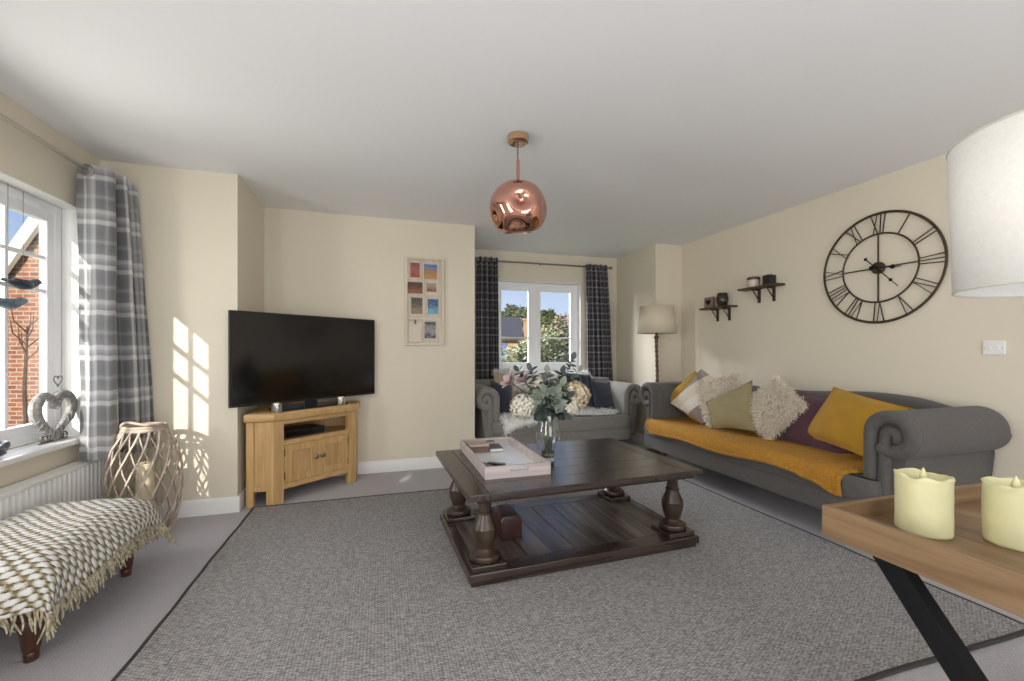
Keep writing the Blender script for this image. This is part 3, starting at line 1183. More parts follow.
def remote(label, loc, rz, L, wd):
    r = thing('remote_control', label, 'remote control', loc, rz, 'remote controls in the tray')
    RM = root_matrix(r)
    b = MB()
    b.box((-wd / 2, -L / 2, 0), (wd / 2, L / 2, 0.018), 0.006)
    bmesh.ops.transform(b.bm, matrix=RM, verts=b.bm.verts[:])
    b.build('body', M_BLACK, r)
    b = MB()
    for i in range(6):
        for j in range(3):
            b.box((-wd * 0.3 + j * wd * 0.22, -L * 0.38 + i * L * 0.12, 0.0178), (-wd * 0.3 + j * wd * 0.22 + wd * 0.15, -L * 0.38 + i * L * 0.12 + 0.009, 0.0205), 0.001)
    bmesh.ops.transform(b.bm, matrix=RM, verts=b.bm.verts[:])
    b.build('buttons', mat('grey_rubber', (0.30, 0.31, 0.32), 0.6), r)


remote('black remote control lying at the left in the tray', (0.585, 2.37, TZ + 0.0105), 0.35, 0.15, 0.045)
remote('small dark remote control lying across the middle of the tray', (0.640, 2.40, TZ + 0.0105), 0.9, 0.11, 0.04)
# coasters, stacked in the far left corner of the tray
for k in range(4):
    r = thing('coaster', ['square brown wooden coaster lowest in the tray stack', 'square brown wooden coaster second up in the tray stack',
                          'square brown wooden coaster third up in the tray stack', 'pale pinkish wooden coaster on top of the tray stack'][k],
              'coaster', (0.615 + 0.004 * (k % 2), 2.80, TZ + 0.011 + k * 0.0135), 0.05 * (k % 3), 'coasters stacked in the tray')
    b = MB()
    b.box((-0.066, -0.066, 0), (0.066, 0.066, 0.0125), 0.002)
    bmesh.ops.transform(b.bm, matrix=root_matrix(r), verts=b.bm.verts[:])
    b.build('board', wood('coaster_pale', (0.40, 0.30, 0.26), (0.50, 0.38, 0.33), 'x') if k == 3 else wood('coaster_brown', (0.14, 0.085, 0.06), (0.22, 0.14, 0.10), 'x'), r)
r = thing('notebook', 'white booklet lying beside the coasters in the tray', 'book', (0.735, 2.80, TZ + 0.011), -0.06)
b = MB()
b.box((-0.045, -0.075, 0), (0.045, 0.075, 0.003), 0.0005)
b.box((-0.045, -0.075, 0.021), (0.045, 0.075, 0.024), 0.0005)
b.box((-0.045, -0.075, 0.003), (-0.042, 0.075, 0.021))
bmesh.ops.transform(b.bm, matrix=root_matrix(r), verts=b.bm.verts[:])
b.build('cover', mat('slate_card', (0.10, 0.11, 0.13), 0.6), r)
b = MB()
b.box((-0.042, -0.072, 0.003), (0.043, 0.072, 0.021))
bmesh.ops.transform(b.bm, matrix=root_matrix(r), verts=b.bm.verts[:])
b.build('pages', mat('paper', (0.74, 0.73, 0.71), 0.8), r)

# dark red box on the lower shelf
r = thing('storage_box', 'small dark red leather box with rounded lid on the table shelf', 'box', (0.72, 2.42, 0.076))
m = MB()
bx0, bx1, by0, by1 = 0.655, 0.775, 2.33, 2.52
prof = [(bx0, 0.0765), (bx1, 0.0765), (bx1, 0.180)] + [(bx1 - 0.03 + 0.03 * cos(a), 0.180 + 0.03 * sin(a)) for a in [pi / 2 * i / 5 for i in range(6)]] + \
       [(bx0 + 0.03 + 0.03 * cos(a), 0.180 + 0.03 * sin(a)) for a in [pi / 2 + pi / 2 * i / 5 for i in range(6)]]
m.prism(prof, 'y', by0, by1, 0.006)
m.build('body', mat('oxblood_leather', (0.045, 0.015, 0.013), 0.4, var=0.2), r)
m = MB()
ring = [(x, by0 - 0.001, z) for x, z in prof[2:]]
m.tube(ring, 0.003, 6)
m.build('rim', M_STEEL, r)['label'] = 'bright metal rim'
# ------------------------------------------------------------------ corner television cabinet
cab = thing('tv_cabinet', 'light oak corner television cabinet with two panelled doors and open shelf', 'cabinet', (-0.6, 3.9, 0))
A0 = Vector((-0.75, 3.545, 0))
dv = Vector((0.773, 0.634, 0)).normalized()
nv = Vector((-dv.y, dv.x, 0))                 # into the cabinet
MF = Matrix(((dv.x, nv.x, 0, A0.x), (dv.y, nv.y, 0, A0.y), (0, 0, 1, 0), (0, 0, 0, 1)))   # local (along front, inward, up)
LF = 0.715
END = A0 + dv * LF


def cab_poly(o):
    """outline of the cabinet grown outwards by o"""
    p1 = A0 + Vector((0.02, 0, 0)) * 0
    return [(-0.93 - o * 0.4, 3.545 - o), (A0.x - o * 0.1 + o * 0.45, 3.545 - o), (END.x + o, END.y - o * 0.45), (END.x + o, 4.215), (-0.93 - o * 0.4, 4.215)]


m = MB()
m.prism(cab_poly(0.022), 'z', 0.622, 0.686, 0.014)
m.build('top', M_OAKX, cab)
m = MB()
m.prism([(x, y) for x, y in [(-0.925, 3.578), (A0.x + 0.01, 3.578), (END.x - 0.015, END.y + 0.015), (END.x - 0.015, 4.21), (-0.925, 4.21)]], 'z', 0.105, 0.135)
m.prism([(-0.925, 3.578), (A0.x + 0.01, 3.578), (END.x - 0.015, END.y + 0.015), (END.x - 0.015, 4.21), (-0.925, 4.21)], 'z', 0.435, 0.465)
m.box((-0.925, 4.195, 0.105), (END.x - 0.01, 4.21, 0.622))
m.box((-0.925, 3.60, 0.105), (-0.91, 4.195, 0.622))
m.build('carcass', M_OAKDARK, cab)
for s0 in (0.0, LF - 0.078):
    m = MB()
    m.box((s0, 0.0, 0.0), (s0 + 0.078, 0.05, 0.622), 0.004, MF)
    m.build('front_leg', M_OAK, cab)
m = MB()
m.box((0.078, 0.006, 0.59), (LF - 0.078, 0.03, 0.622), 0.002, MF)
m.build('top_rail', M_OAKX, cab)
m = MB()
m.box((0.078, 0.004, 0.432), (LF - 0.078, 0.03, 0.468), 0.003, MF)
m.build('shelf_rail', M_OAKX, cab)
m = MB()
m.box((0.078, 0.006, 0.10), (LF - 0.078, 0.03, 0.142), 0.003, MF)
m.build('bottom_rail', M_OAKX, cab)
for k, s0 in enumerate((0.080, 0.3585)):
    s1 = s0 + 0.2765
    z0, z1 = 0.144, 0.430
    m = MB()
    for a, b, c, d in ((s0, s0 + 0.055, z0, z1), (s1 - 0.055, s1, z0, z1), (s0 + 0.055, s1 - 0.055, z0, z0 + 0.05), (s0 + 0.055, s1 - 0.055, z1 - 0.05, z1)):
        m.box((a, 0.003, c), (b, 0.024, d), 0.002, MF)
    door = m.build('door', M_OAK, cab)
    m = MB()
    m.box((s0 + 0.05, 0.012, z0 + 0.045), (s1 - 0.05, 0.020, z1 - 0.045), 0.0, MF)
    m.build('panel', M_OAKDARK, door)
    m = MB()
    rect = [(s0 + 0.055, z0 + 0.05), (s1 - 0.055, z0 + 0.05), (s1 - 0.055, z1 - 0.05), (s0 + 0.055, z1 - 0.05)]
    for i in range(4):
        (a, c), (b, d) = rect[i], rect[(i + 1) % 4]
        m.tube([MF @ Vector((a, 0.004, c)), MF @ Vector((b, 0.004, d))], 0.006, 8)
    m.build('moulding', M_OAK, door)
    kx = s1 - 0.028 if k == 0 else s0 + 0.028
    m = MB()
    m.lathe([(0.006, 0.0), (0.006, 0.012), (0.015, 0.016), (0.019, 0.024), (0.015, 0.033), (0.0, 0.037)], n=14,
            mtx=MF @ Matrix.Translation((kx, 0.004, 0.30)) @ Matrix.Rotation(pi / 2, 4, 'X'))
    m.build('knob', M_STEEL, door)['label'] = 'dark metal door knob'
    for z in (0.20, 0.375):
        m = MB()
        hx = s0 - 0.001 if k == 0 else s1 - 0.007
        m.box((hx, -0.002, z - 0.028), (hx + 0.009, 0.006, z + 0.028), 0.002, MF)
        m.build('hinge', M_BRASSDK, door)
# left end facing the bay wall corner
for x0 in (-0.93, -0.80):
    m = MB()
    m.box((x0, 3.545, 0), (x0 + 0.05, 3.59, 0.622), 0.004)
    m.build('side_leg', M_OAK, cab)
m = MB()
m.box((-0.88, 3.552, 0.11), (-0.80, 3.575, 0.145), 0.002)
m.box((-0.88, 3.552, 0.59), (-0.80, 3.575, 0.622), 0.002)
m.box((-0.88, 3.560, 0.145), (-0.80, 3.572, 0.59))
m.build('side_panel', M_OAK, cab)
m = MB()
m.box((END.x - 0.02, END.y + 0.02, 0.105), (END.x - 0.002, 4.17, 0.622), 0.002)
m.build('side_panel', M_OAK, cab)
m = MB()
m.box((END.x - 0.05, 4.165, 0), (END.x, 4.212, 0.622), 0.003)
m.build('rear_leg', M_OAK, cab)
m = MB()
m.box((-0.928, 4.165, 0), (-0.88, 4.212, 0.622), 0.003)
m.build('rear_leg', M_OAK, cab)

r = thing('media_box', 'black media box on the open shelf of the oak cabinet', 'media player', MF @ Vector((0.29, 0.17, 0.466)), atan2(dv.y, dv.x))
b = MB()
b.box((-0.17, -0.10, 0.004), (0.17, 0.10, 0.056), 0.004)
bmesh.ops.transform(b.bm, matrix=root_matrix(r), verts=b.bm.verts[:])
b.build('case', M_BLACK, r)
b = MB()
b.box((-0.165, -0.1025, 0.010), (0.06, -0.0995, 0.050), 0.001)
bmesh.ops.transform(b.bm, matrix=root_matrix(r), verts=b.bm.verts[:])
b.build('front_panel', M_SCREEN, r)

# ------------------------------------------------------------------ television
T0, T1 = Vector((-1.0, 3.43, 0)), Vector((-0.044, 4.19, 0))
td = (T1 - T0).normalized()
tn = Vector((-td.y, td.x, 0))
TW = (T1 - T0).length
MT = Matrix(((td.x, tn.x, 0, T0.x), (td.y, tn.y, 0, T0.y), (0, 0, 1, 0), (0, 0, 0, 1)))
tv = thing('television', 'large flat black television on the oak corner cabinet', 'television', MT @ Vector((TW / 2, 0.03, 0.686)))
MB().box((0, 0.003, 0.745), (TW, 0.022, 1.43), 0.004, MT).build('bezel', M_BLACK, tv)
MB().box((0.012, 0.0, 0.762), (TW - 0.012, 0.004, 1.418), 0.0, MT).build('screen', M_SCREEN, tv)
m = MB()
m.box((0.25, 0.022, 0.80), (TW - 0.25, 0.042, 1.2), 0.008, MT)
m.build('rear_housing', M_BLACK, tv)
m = MB()
m.box((TW / 2 - 0.05, 0.016, 0.70), (TW / 2 + 0.05, 0.032, 0.80), 0.003, MT)
m.box((TW / 2 - 0.29, -0.055, 0.687), (TW / 2 + 0.29, 0.12, 0.70), 0.004, MT)
m.build('stand', mat('dark_glass_stand', (0.02, 0.023, 0.028), 0.15), tv)
bar = thing('set_top_box', 'slim dark box with a blue sheen on the cabinet in front of the television stand', 'media player', MT @ Vector((0.42, -0.02, 0.70)), atan2(td.y, td.x))
b = MB()
b.box((-0.10, -0.033, 0.001), (0.10, 0.033, 0.022), 0.004)
bmesh.ops.transform(b.bm, matrix=root_matrix(bar), verts=b.bm.verts[:])
b.build('case', mat('blue_black_plastic', (0.03, 0.036, 0.05), 0.25), bar)


def tealight(label, x, y):
    r = thing('candle_holder', label, 'candle holder', (x, y, 0.6862), 0, 'silver candle holders on the cabinet')
    m = MB()
    m.lathe([(0.0, 0.0), (0.035, 0.0), (0.037, 0.004), (0.037, 0.066), (0.035, 0.068), (0.033, 0.066), (0.033, 0.010), (0, 0.010)], (x, y, 0.6862), 28)
    m.build('cup', M_CHROME, r)
    m = MB()
    m.lathe([(0.0, 0.011), (0.031, 0.011), (0.031, 0.045), (0.0, 0.046)], (x, y, 0.6862), 20)
    m.build('wax', M_CANDLE, r)


tealight('hammered silver candle holder at the left front of the cabinet top', -0.735, 3.572)
tealight('hammered silver candle holder at the right front of the cabinet top', -0.318, 3.912)

# ------------------------------------------------------------------ multi-aperture picture frame
fr = thing('picture_frame', 'cream wooden frame holding eight small photographs on the television wall', 'picture frame', (0.413, 4.238, 1.62))
FX0, FX1, FZ0, FZ1 = 0.229, 0.597, 1.195, 2.045


def fxy(cx, cy):
    return FX0 + (cx - 60) / 245 * (FX1 - FX0), FZ1 - (cy - 80) / 545 * (FZ1 - FZ0)


M_FRAME = wood('cream_frame', (0.62, 0.54, 0.44), (0.72, 0.64, 0.53), 'z', 0.6, 2.0)
m = MB()
m.box((FX0 + 0.02, 4.226, FZ0 + 0.02), (FX1 - 0.02, 4.239, FZ1 - 0.02))
m.build('backboard', M_FRAME, fr)
m = MB()
frame_rect(m, 'y', 4.205, 0.034, FX0, FX1, FZ0, FZ1, 0.022, 0.003)
m.build('outer_frame', M_FRAME, fr)


def photo_m(name, cols, scale=6.0):
    m, n, l, b = node_m(name, 0.4)
    tc = n.new('ShaderNodeTexCoord')
    t = n.new('ShaderNodeTexNoise')
    t.inputs['Scale'].default_value = scale
    t.inputs['Detail'].default_value = 3
    t.inputs['Distortion'].default_value = 0.6
    l.new(tc.outputs['Generated'], t.inputs['Vector'])
    sp = n.new('ShaderNodeSeparateXYZ')
    l.new(tc.outputs['Generated'], sp.inputs[0])
    s = math_n(n, l, 'ADD', math_n(n, l, 'MULTIPLY', sp.outputs['Z'], 0.45), math_n(n, l, 'MULTIPLY', t.outputs['Fac'], 0.65))
    c = ramp_n(n, l, s, [(0.12 + 0.85 * i / (len(cols) - 1), tuple(q ** 1.7 for q in c_)) for i, c_ in enumerate(cols)])
    l.new(c, b.inputs['Base Color'])
    return m


PH = [((75, 95, 160, 215), (93, 115, 150, 205), [(.5, .45, .5), (.55, .12, .14), (.6, .3, .25), (.35, .12, .10), (.65, .5, .4)]),
      ((170, 100, 275, 220), (178, 120, 262, 215), [(.45, .25, .1), (.7, .45, .2), (.6, .4, .2), (.1, .35, .6), (.1, .45, .75)]),
      ((68, 225, 176, 312), (76, 235, 172, 305), [(.15, .06, .04), (.5, .25, .15), (.12, .05, .04), (.5, .2, .12)]),
      ((184, 222, 272, 316), (196, 236, 256, 290), [(.4, .2, .1), (.35, .2, .12), (.6, .5, .4), (.15, .4, .6)]),
      ((80, 318, 184, 445), (98, 330, 168, 430), [(.2, .15, .08), (.5, .4, .3), (.12, .09, .06), (.4, .3, .12)]),
      ((190, 320, 278, 450), (202, 335, 268, 430), [(.05, .25, .4), (.35, .6, .7), (.04, .12, .3), (.2, .5, .75)]),
      ((174, 465, 266, 596), (182, 478, 252, 580), [(.3, .3, .3), (.03, .03, .03), (.5, .5, .5), (.05, .05, .05), (.3, .3, .3)])]
for i, (ap, ph, cols) in enumerate(PH):
    (x0, z1), (x1, z0) = fxy(ap[0], ap[1]), fxy(ap[2], ap[3])
    m = MB()
    frame_rect(m, 'y', 4.212, 0.015, x0, x1, z0, z1, 0.010, 0.002)
    a = m.build('aperture', M_FRAME, fr)
    (x0, z1), (x1, z0) = fxy(ph[0], ph[1]), fxy(ph[2], ph[3])
    MB().box((x0, 4.2225, z0), (x1, 4.2262, z1)).build('photograph', photo_m('photo_print_%d' % i, cols), a)
(x0, z1), (x1, z0) = fxy(76, 458), fxy(168, 604)
m = MB()
frame_rect(m, 'y', 4.212, 0.015, x0, x1, z0, z1, 0.010, 0.002)
a = m.build('aperture', M_FRAME, fr)
a['label'] = 'empty aperture with a little peg on a string'
m = MB()
m.tube([(x0 + 0.008, 4.215, z1 - 0.022), (x0 + 0.07, 4.214, z1 - 0.030), (x1 - 0.008, 4.215, z1 - 0.022)], 0.0015, 6)
m.build('string', M_TAN, a)
MB().box((x0 + 0.062, 4.206, z1 - 0.055), (x0 + 0.074, 4.216, z1 - 0.015), 0.001).build('peg', M_IRON, a)

# ------------------------------------------------------------------ pendant
px, py = 0.771, 2.391
pen = thing('pendant_light', 'copper dented globe pendant hanging from the ceiling', 'ceiling light', (px, py, HC))
m = MB()
m.lathe([(0.0, 2.357), (0.052, 2.357), (0.06, 2.362), (0.062, 2.385), (0.062, 2.3995), (0, 2.3995)], (px, py, 0), 32)
m.build('canopy', mat('brushed_brass_copper', (0.72, 0.46, 0.28), 0.22, 1.0), pen)
m = MB()
m.tube([(px, py, 2.36), (px - 0.002, py, 2.30), (px, py, 2.22)], 0.0035, 8)
m.build('cord', mat('braided_cord', (0.10, 0.06, 0.045), 0.8), pen)
m = MB()
m.lathe([(0.0, 2.12), (0.010, 2.12), (0.010, 2.255), (0.008, 2.26), (0, 2.26)], (px, py, 0), 16)
m.build('stem', M_COPPER, pen)
t = bmesh.new()
bmesh.ops.create_icosphere(t, subdivisions=5, radius=1.0)
gc = Vector((px, py, 1.972))
tocam = (CAM - gc).normalized()
side = Vector((-tocam.y, tocam.x, 0)).normalized()
dents = [((tocam * 0.95 + side * 0.12 + Vector((0, 0, 0.36))).normalized(), 0.46, 0.30), ((tocam * 0.5 - side * 0.9 + Vector((0, 0, -0.25))).normalized(), 0.5, 0.14),
         ((tocam * 0.3 + side * 0.9 + Vector((0, 0, 0.05))).normalized(), 0.45, 0.10), (Vector((0.1, 0.2, -1)).normalized(), 0.9, 0.16),
         ((tocam * 0.8 + side * -0.1 + Vector((0, 0, -0.75))).normalized(), 0.5, 0.08), (Vector((0.2, 0.9, 0.3)).normalized(), 0.6, 0.12)]
for v in t.verts:
    d = v.co.normalized()
    r = 1.0 + 0.035 * noise.noise(d * 1.6 + Vector((3, 1, 2)))
    for c, wd, dp in dents:
        a = d.angle(c)
        if a < wd * 2:
            r -= dp * math.exp(-(a / (wd * 0.62)) ** 2)
    v.co = gc + Vector((d.x * 0.168, d.y * 0.168, d.z * 0.166)) * r
m = MB()
m.add(t)
m.build('globe', M_COPPER, pen, sharp=80)

# ------------------------------------------------------------------ wall clock
ck = thing('wall_clock', 'large round open iron clock with roman numerals on the right wall', 'clock', (3.44, 2.188, 1.742))
CY, CZ, CX = 2.188, 1.742, 3.432


def cp(r, ang, dx=0.0):
    """point on the dial: ang clockwise from twelve, as seen from the room"""
    return Vector((CX + dx, CY - r * sin(ang), CZ + r * cos(ang)))


def ring(r, w):
    m = MB()
    m.tube([cp(r, 2 * pi * i / 72) for i in range(72)], w, 8, closed=True, flat=0.7, up=(1, 0, 0))
    return m


ring(0.392, 0.0090).build('outer_ring', M_IRON, ck)
ring(0.246, 0.0065).build('inner_ring', M_IRON, ck)
NUM = ['XII', 'I', 'II', 'III', 'IV', 'V', 'VI', 'VII', 'VIII', 'IX', 'X', 'XI']
for h, s in enumerate(NUM):
    a0 = 2 * pi * h / 12
    wid = {'I': 0.024, 'V': 0.052, 'X': 0.052}
    tot = sum(wid[c] for c in s)
    x = -tot / 2
    m = MB()
    rad, tan = (cp(1, a0) - cp(0, a0)), (cp(1, a0 + pi / 2) - cp(0, a0 + pi / 2))
    o = cp(0, 0)

    def Q(u, r):
        k = r / 0.32
        return o + rad * r + tan * (u * k)
    ri, ro = 0.249, 0.389
    for c in s:
        w = wid[c]
        xc = x + w / 2
        if c == 'I':
            m.bar(Q(xc, ri), Q(xc, ro), 0.0062, 0.005, (1, 0, 0))
        elif c == 'V':
            m.bar(Q(xc, ri), Q(xc - w * 0.36, ro), 0.0062, 0.005, (1, 0, 0))
            m.bar(Q(xc, ri), Q(xc + w * 0.36, ro), 0.0042, 0.005, (1, 0, 0))
        else:
            m.bar(Q(xc + w * 0.36, ri), Q(xc - w * 0.36, ro), 0.0062, 0.005, (1, 0, 0))
            m.bar(Q(xc - w * 0.36, ri), Q(xc + w * 0.36, ro), 0.0042, 0.005, (1, 0, 0))
        x += w
    m.build('numeral', M_IRON, ck)
for k in range(4):
    a = k * pi / 2
    m = MB()
    m.bar(cp(0.03, a), cp(0.243, a), 0.009, 0.006, (1, 0, 0))
    m.build('spoke', M_IRON, ck)
m = MB()
m.lathe([(0, 0), (0.043, 0), (0.043, 0.016), (0.036, 0.022), (0, 0.024)], n=32, mtx=Matrix.Translation((CX + 0.008, CY, CZ)) @ Matrix.Rotation(-pi / 2, 4, 'Y'))
m.build('hub', M_IRON, ck)


def hand(name, ang, L, tail, w):
    m = MB()
    dx = -0.026
    m.bar(cp(0, ang, dx), cp(L * 0.62, ang, dx), w, 0.003, (1, 0, 0))
    m.bar(cp(L * 0.72, ang, dx), cp(L, ang, dx), w * 0.7, 0.003, (1, 0, 0))
    m.bar(cp(0, ang + pi, dx), cp(tail, ang + pi, dx), w, 0.003, (1, 0, 0))
    m.ball(cp(L * 0.67, ang, dx), w * 2.0, 2, (0.3, 1, 1))
    m.ball(cp(tail, ang + pi, dx), w * 2.0, 2, (0.3, 1, 1))
    m.build(name, M_BLACKMETAL, ck)


hand('hour_hand', radians(96), 0.160, 0.03, 0.008)
hand('minute_hand', radians(137), 0.205, 0.10, 0.006)

# ------------------------------------------------------------------ little shelves and their ornaments


def shelf(label, y0, y1, z, by):
    r = thing('wall_shelf', label, 'shelf', (3.45, (y0 + y1) / 2, z), 0, 'small walnut shelves on the right wall')
    MB().box((3.34, y0, z), (3.449, y1, z + 0.018), 0.003).build('board', M_SHELFWOOD, r)
    for y in by:
        m = MB()
        m.box((3.436, y - 0.013, z - 0.13), (3.449, y + 0.013, z - 0.0005), 0.002)
        m.box((3.355, y - 0.011, z - 0.014), (3.436, y + 0.011, z - 0.0005), 0.002)
        m.tube([(3.437, y, z - 0.105), (3.41, y, z - 0.07), (3.365, y, z - 0.014)], 0.005, 8)
        m.build('bracket', M_IRON, r)


shelf('lower, farther walnut wall shelf carrying the heart block and dark glass vase', 3.475, 3.90, 1.587, (3.74, 3.58))
shelf('higher, nearer walnut wall shelf carrying the wood-lidded jar and black cube', 2.945, 3.375, 1.728, (3.215, 3.055))
r = thing('heart_block', 'small pale square block with a dark heart on the lower wall shelf', 'ornament', (3.395, 3.80, 1.605))
MB().box((3.375, 3.735, 1.6055), (3.40, 3.865, 1.72), 0.004).build('block', wood('weathered_block', (0.20, 0.15, 0.11), (0.30, 0.23, 0.18), 'y'), r)


def heart2d(s, n=40):
    return [(s * 16 * sin(t) ** 3 / 17, s * (13 * cos(t) - 5 * cos(2 * t) - 2 * cos(3 * t) - cos(4 * t)) / 17) for t in [2 * pi * i / n for i in range(n)]]


m = MB()
m.prism([(3.80 - u, 1.664 + v) for u, v in heart2d(0.036)], 'x', 3.370, 3.3755)
m.build('heart', M_BLACKMETAL, r)['label'] = 'dark heart on the front of the block'
r = thing('glass_vase', 'dark smoked tapering glass pot on the lower wall shelf', 'vase', (3.39, 3.615, 1.605))
m = MB()
m.lathe([(0, 0), (0.035, 0), (0.045, 0.008), (0.058, 0.05), (0.060, 0.075), (0.053, 0.115), (0.047, 0.135), (0.044, 0.135), (0.05, 0.11), (0.054, 0.07), (0.04, 0.012), (0, 0.01)], (3.385, 3.615, 1.6055), 24)
m.build('pot', mat('smoked_glass', (0.05, 0.042, 0.036), 0.2, metal=0.4), r)
r = thing('lidded_jar', 'cream jar with a wide brown wooden slice lid on the higher wall shelf', 'jar', (3.39, 3.24, 1.746))
m = MB()
m.lathe([(0, 0), (0.05, 0), (0.052, 0.006), (0.052, 0.068), (0, 0.068)], (3.394, 3.235, 1.7465), 24)
m.build('jar', mat('cream_ceramic', (0.55, 0.48, 0.42), 0.4), r)
m = MB()
m.lathe([(0, 0.0685), (0.052, 0.0685), (0.055, 0.075), (0.055, 0.092), (0.05, 0.096), (0, 0.096)], (3.394, 3.235, 1.7465), 24)
m.build('lid', M_SHELFWOOD, r)
r = thing('cube_ornament', 'small black cube holder on the higher wall shelf', 'ornament', (3.39, 3.07, 1.746))
m = MB()
m.box((3.36, 3.03, 1.7465), (3.44, 3.105, 1.835), 0.004)
m.box((3.357, 3.055, 1.765), (3.361, 3.08, 1.815), 0.001)
m.build('cube', mat('black_timber', (0.016, 0.013, 0.012), 0.5), r)
m = MB()
m.lathe([(0, 0), (0.024, 0), (0.024, 0.012), (0, 0.012)], (3.40, 3.067, 1.8352), 18)
m.build('tealight', M_STEEL, r)

sw = thing('light_switch', 'white double switch plate on the right wall below the shade', 'switch', (3.449, 1.582, 1.162))
MB().box((3.440, 1.535, 1.122), (3.4495, 1.629, 1.204), 0.003).build('plate', M_WHITE, sw)
for y in (1.563, 1.601):
    MB().box((3.436, y - 0.008, 1.150), (3.441, y + 0.008, 1.176), 0.002).build('rocker', M_WHITE, sw)
for y in (1.543, 1.621):
    m = MB()
    m.ball((3.4398, y, 1.163), 0.003, 2, (0.4, 1, 1))
    m.build('screw', M_STEEL, sw)

# ------------------------------------------------------------------ floor lamp
lx, ly = 2.965, 4.13
fl = thing('floor_lamp', 'floor lamp with gnarled wooden stem and cream drum shade in the far corner', 'lamp', (lx, ly, 0))
m = MB()
m.lathe([(0, 0.0), (0.125, 0.0), (0.13, 0.01), (0.12, 0.025), (0.05, 0.04), (0.022, 0.055)], (lx, ly, 0.0005), 28)
m.build('base', M_SHELFWOOD, fl)
m = MB()
prof = [(0.018, 0.05)]
z = 0.07
k = 0
while z < 1.27:
    prof += [(0.013, z), (0.021, z + 0.022), (0.016, z + 0.042)]
    z += 0.055
    k += 1
prof += [(0.02, 1.28), (0.032, 1.295), (0.016, 1.31), (0.012, 1.42)]
m.lathe(prof, (lx, ly, 0), 16)
for v in m.bm.verts:
    d = noise.noise(Vector((v.co.x * 40, v.co.y * 40, v.co.z * 14)))
    v.co.x += 0.004 * d + 0.006 * sin(v.co.z * 9)
    v.co.y += 0.004 * d
m.build('stem', wood('driftwood', (0.045, 0.024, 0.016), (0.19, 0.125, 0.085), 'z', 0.7, 4.0, bump=0.5), fl)
m = MB()
m.lathe([(0.213, 1.338), (0.180, 1.640)], (lx, ly, 0), 48)
o = m.build('shade', M_SHADECREAM, fl)
solidify(o, 0.003)
m = MB()
for k in range(3):
    a = 2 * pi * k / 3
    m.tube([(lx, ly, 1.41), (lx + 0.2 * cos(a), ly + 0.2 * sin(a), 1.44)], 0.003, 6)
m.lathe([(0.012, 1.36), (0.018, 1.37), (0.018, 1.43), (0.03, 1.46), (0.03, 1.50), (0.0, 1.53)], (lx, ly, 0), 14)
m.build('bulb_holder', M_WHITE, fl)
# ------------------------------------------------------------------ curtains and poles
PLAID = [(0.0, g3(0.10)), (0.16, g3(0.16)), (0.20, g3(0.95)), (0.27, g3(0.95)), (0.30, g3(0.25)), (0.40, g3(0.55)), (0.44, g3(0.9)), (0.50, g3(0.85)),
         (0.53, g3(0.2)), (0.72, g3(0.12)), (0.80, g3(0.45)), (0.86, g3(0.14)), (1.0, g3(0.10))]
PLAID2 = [(0.0, g3(0.04)), (0.10, g3(0.06)), (0.13, g3(0.75)), (0.19, g3(0.75)), (0.22, g3(0.05)), (0.40, g3(0.05)), (0.44, g3(0.30)), (0.54, g3(0.30)),
          (0.58, g3(0.05)), (0.70, g3(0.05)), (0.73, g3(0.95)), (0.78, g3(0.95)), (0.81, g3(0.05)), (1.0, g3(0.04))]
M_PLAIDL = plaid_mat('grey_checked_curtain', (0.12, 0.12, 0.13), (0.80, 0.79, 0.78), (0.21, 0.27), PLAID, 0.22)
M_PLAIDB = plaid_mat('charcoal_checked_curtain', (0.030, 0.030, 0.036), (0.52, 0.52, 0.53), (0.19, 0.215), PLAID2, 0.06)


def curtain(name, label, top, bot, zt, zb, m, group, nz=40):
    """pleated cloth between a top and a bottom outline (plan points), hanging from zt to zb"""
    root = thing(name, label, 'curtain', (sum(p[0] for p in top) / len(top), sum(p[1] for p in top) / len(top), zb), 0, group)
    T = catmull([(x, y, 0) for x, y in top], 8)
    B = catmull([(x, y, 0) for x, y in bot], 8)
    N = len(T) - 1
    ln = [0.0]
    for a, b in zip(T, T[1:]):
        ln.append(ln[-1] + max((b - a).length, 1e-4) * 1.15)
    mb_ = MB()

    def P(u, v):
        i = min(int(round(u * N)), N)
        k = v ** 0.8
        p = T[i].lerp(B[i], k)
        n_ = 0.006 * noise.noise(Vector((i * 0.35, v * 5, 1.7)))
        return Vector((p.x + n_, p.y + n_, zt + (zb - zt) * v + 0.004 * sin(i * 0.8) * v))
    mb_.grid(P, N, nz, lambda u, v: (ln[min(int(round(u * N)), N)], (zt - zb) * (1 - v)))
    o = mb_.build('cloth', m, root, fix=False, sharp=80)
    return root


left_top = [(-1.742, 3.165), (-1.66, 3.150), (-1.575, 3.175), (-1.60, 3.235), (-1.735, 3.262), (-1.715, 3.305), (-1.58, 3.300), (-1.595, 3.35), (-1.73, 3.372),
            (-1.71, 3.405), (-1.575, 3.40), (-1.59, 3.44), (-1.72, 3.455), (-1.70, 3.475), (-1.585, 3.465)]
left_bot = [(-1.715, 3.13), (-1.63, 3.105), (-1.56, 3.13), (-1.575, 3.21), (-1.640, 3.262), (-1.630, 3.305), (-1.505, 3.27), (-1.52, 3.33), (-1.640, 3.372),
            (-1.625, 3.41), (-1.490, 3.37), (-1.50, 3.42), (-1.62, 3.45), (-1.60, 3.475), (-1.475, 3.455)]
left_top = [(x + 0.02, min(y + 0.035, 3.485)) for x, y in left_top]
left_bot = [(x + 0.03, min(y + 0.035, 3.485)) for x, y in left_bot]
c1 = curtain('curtain', 'pale grey checked eyelet curtain catching the sun at the left window', left_top, left_bot, 2.255, 0.50, M_PLAIDL, 'checked curtains')


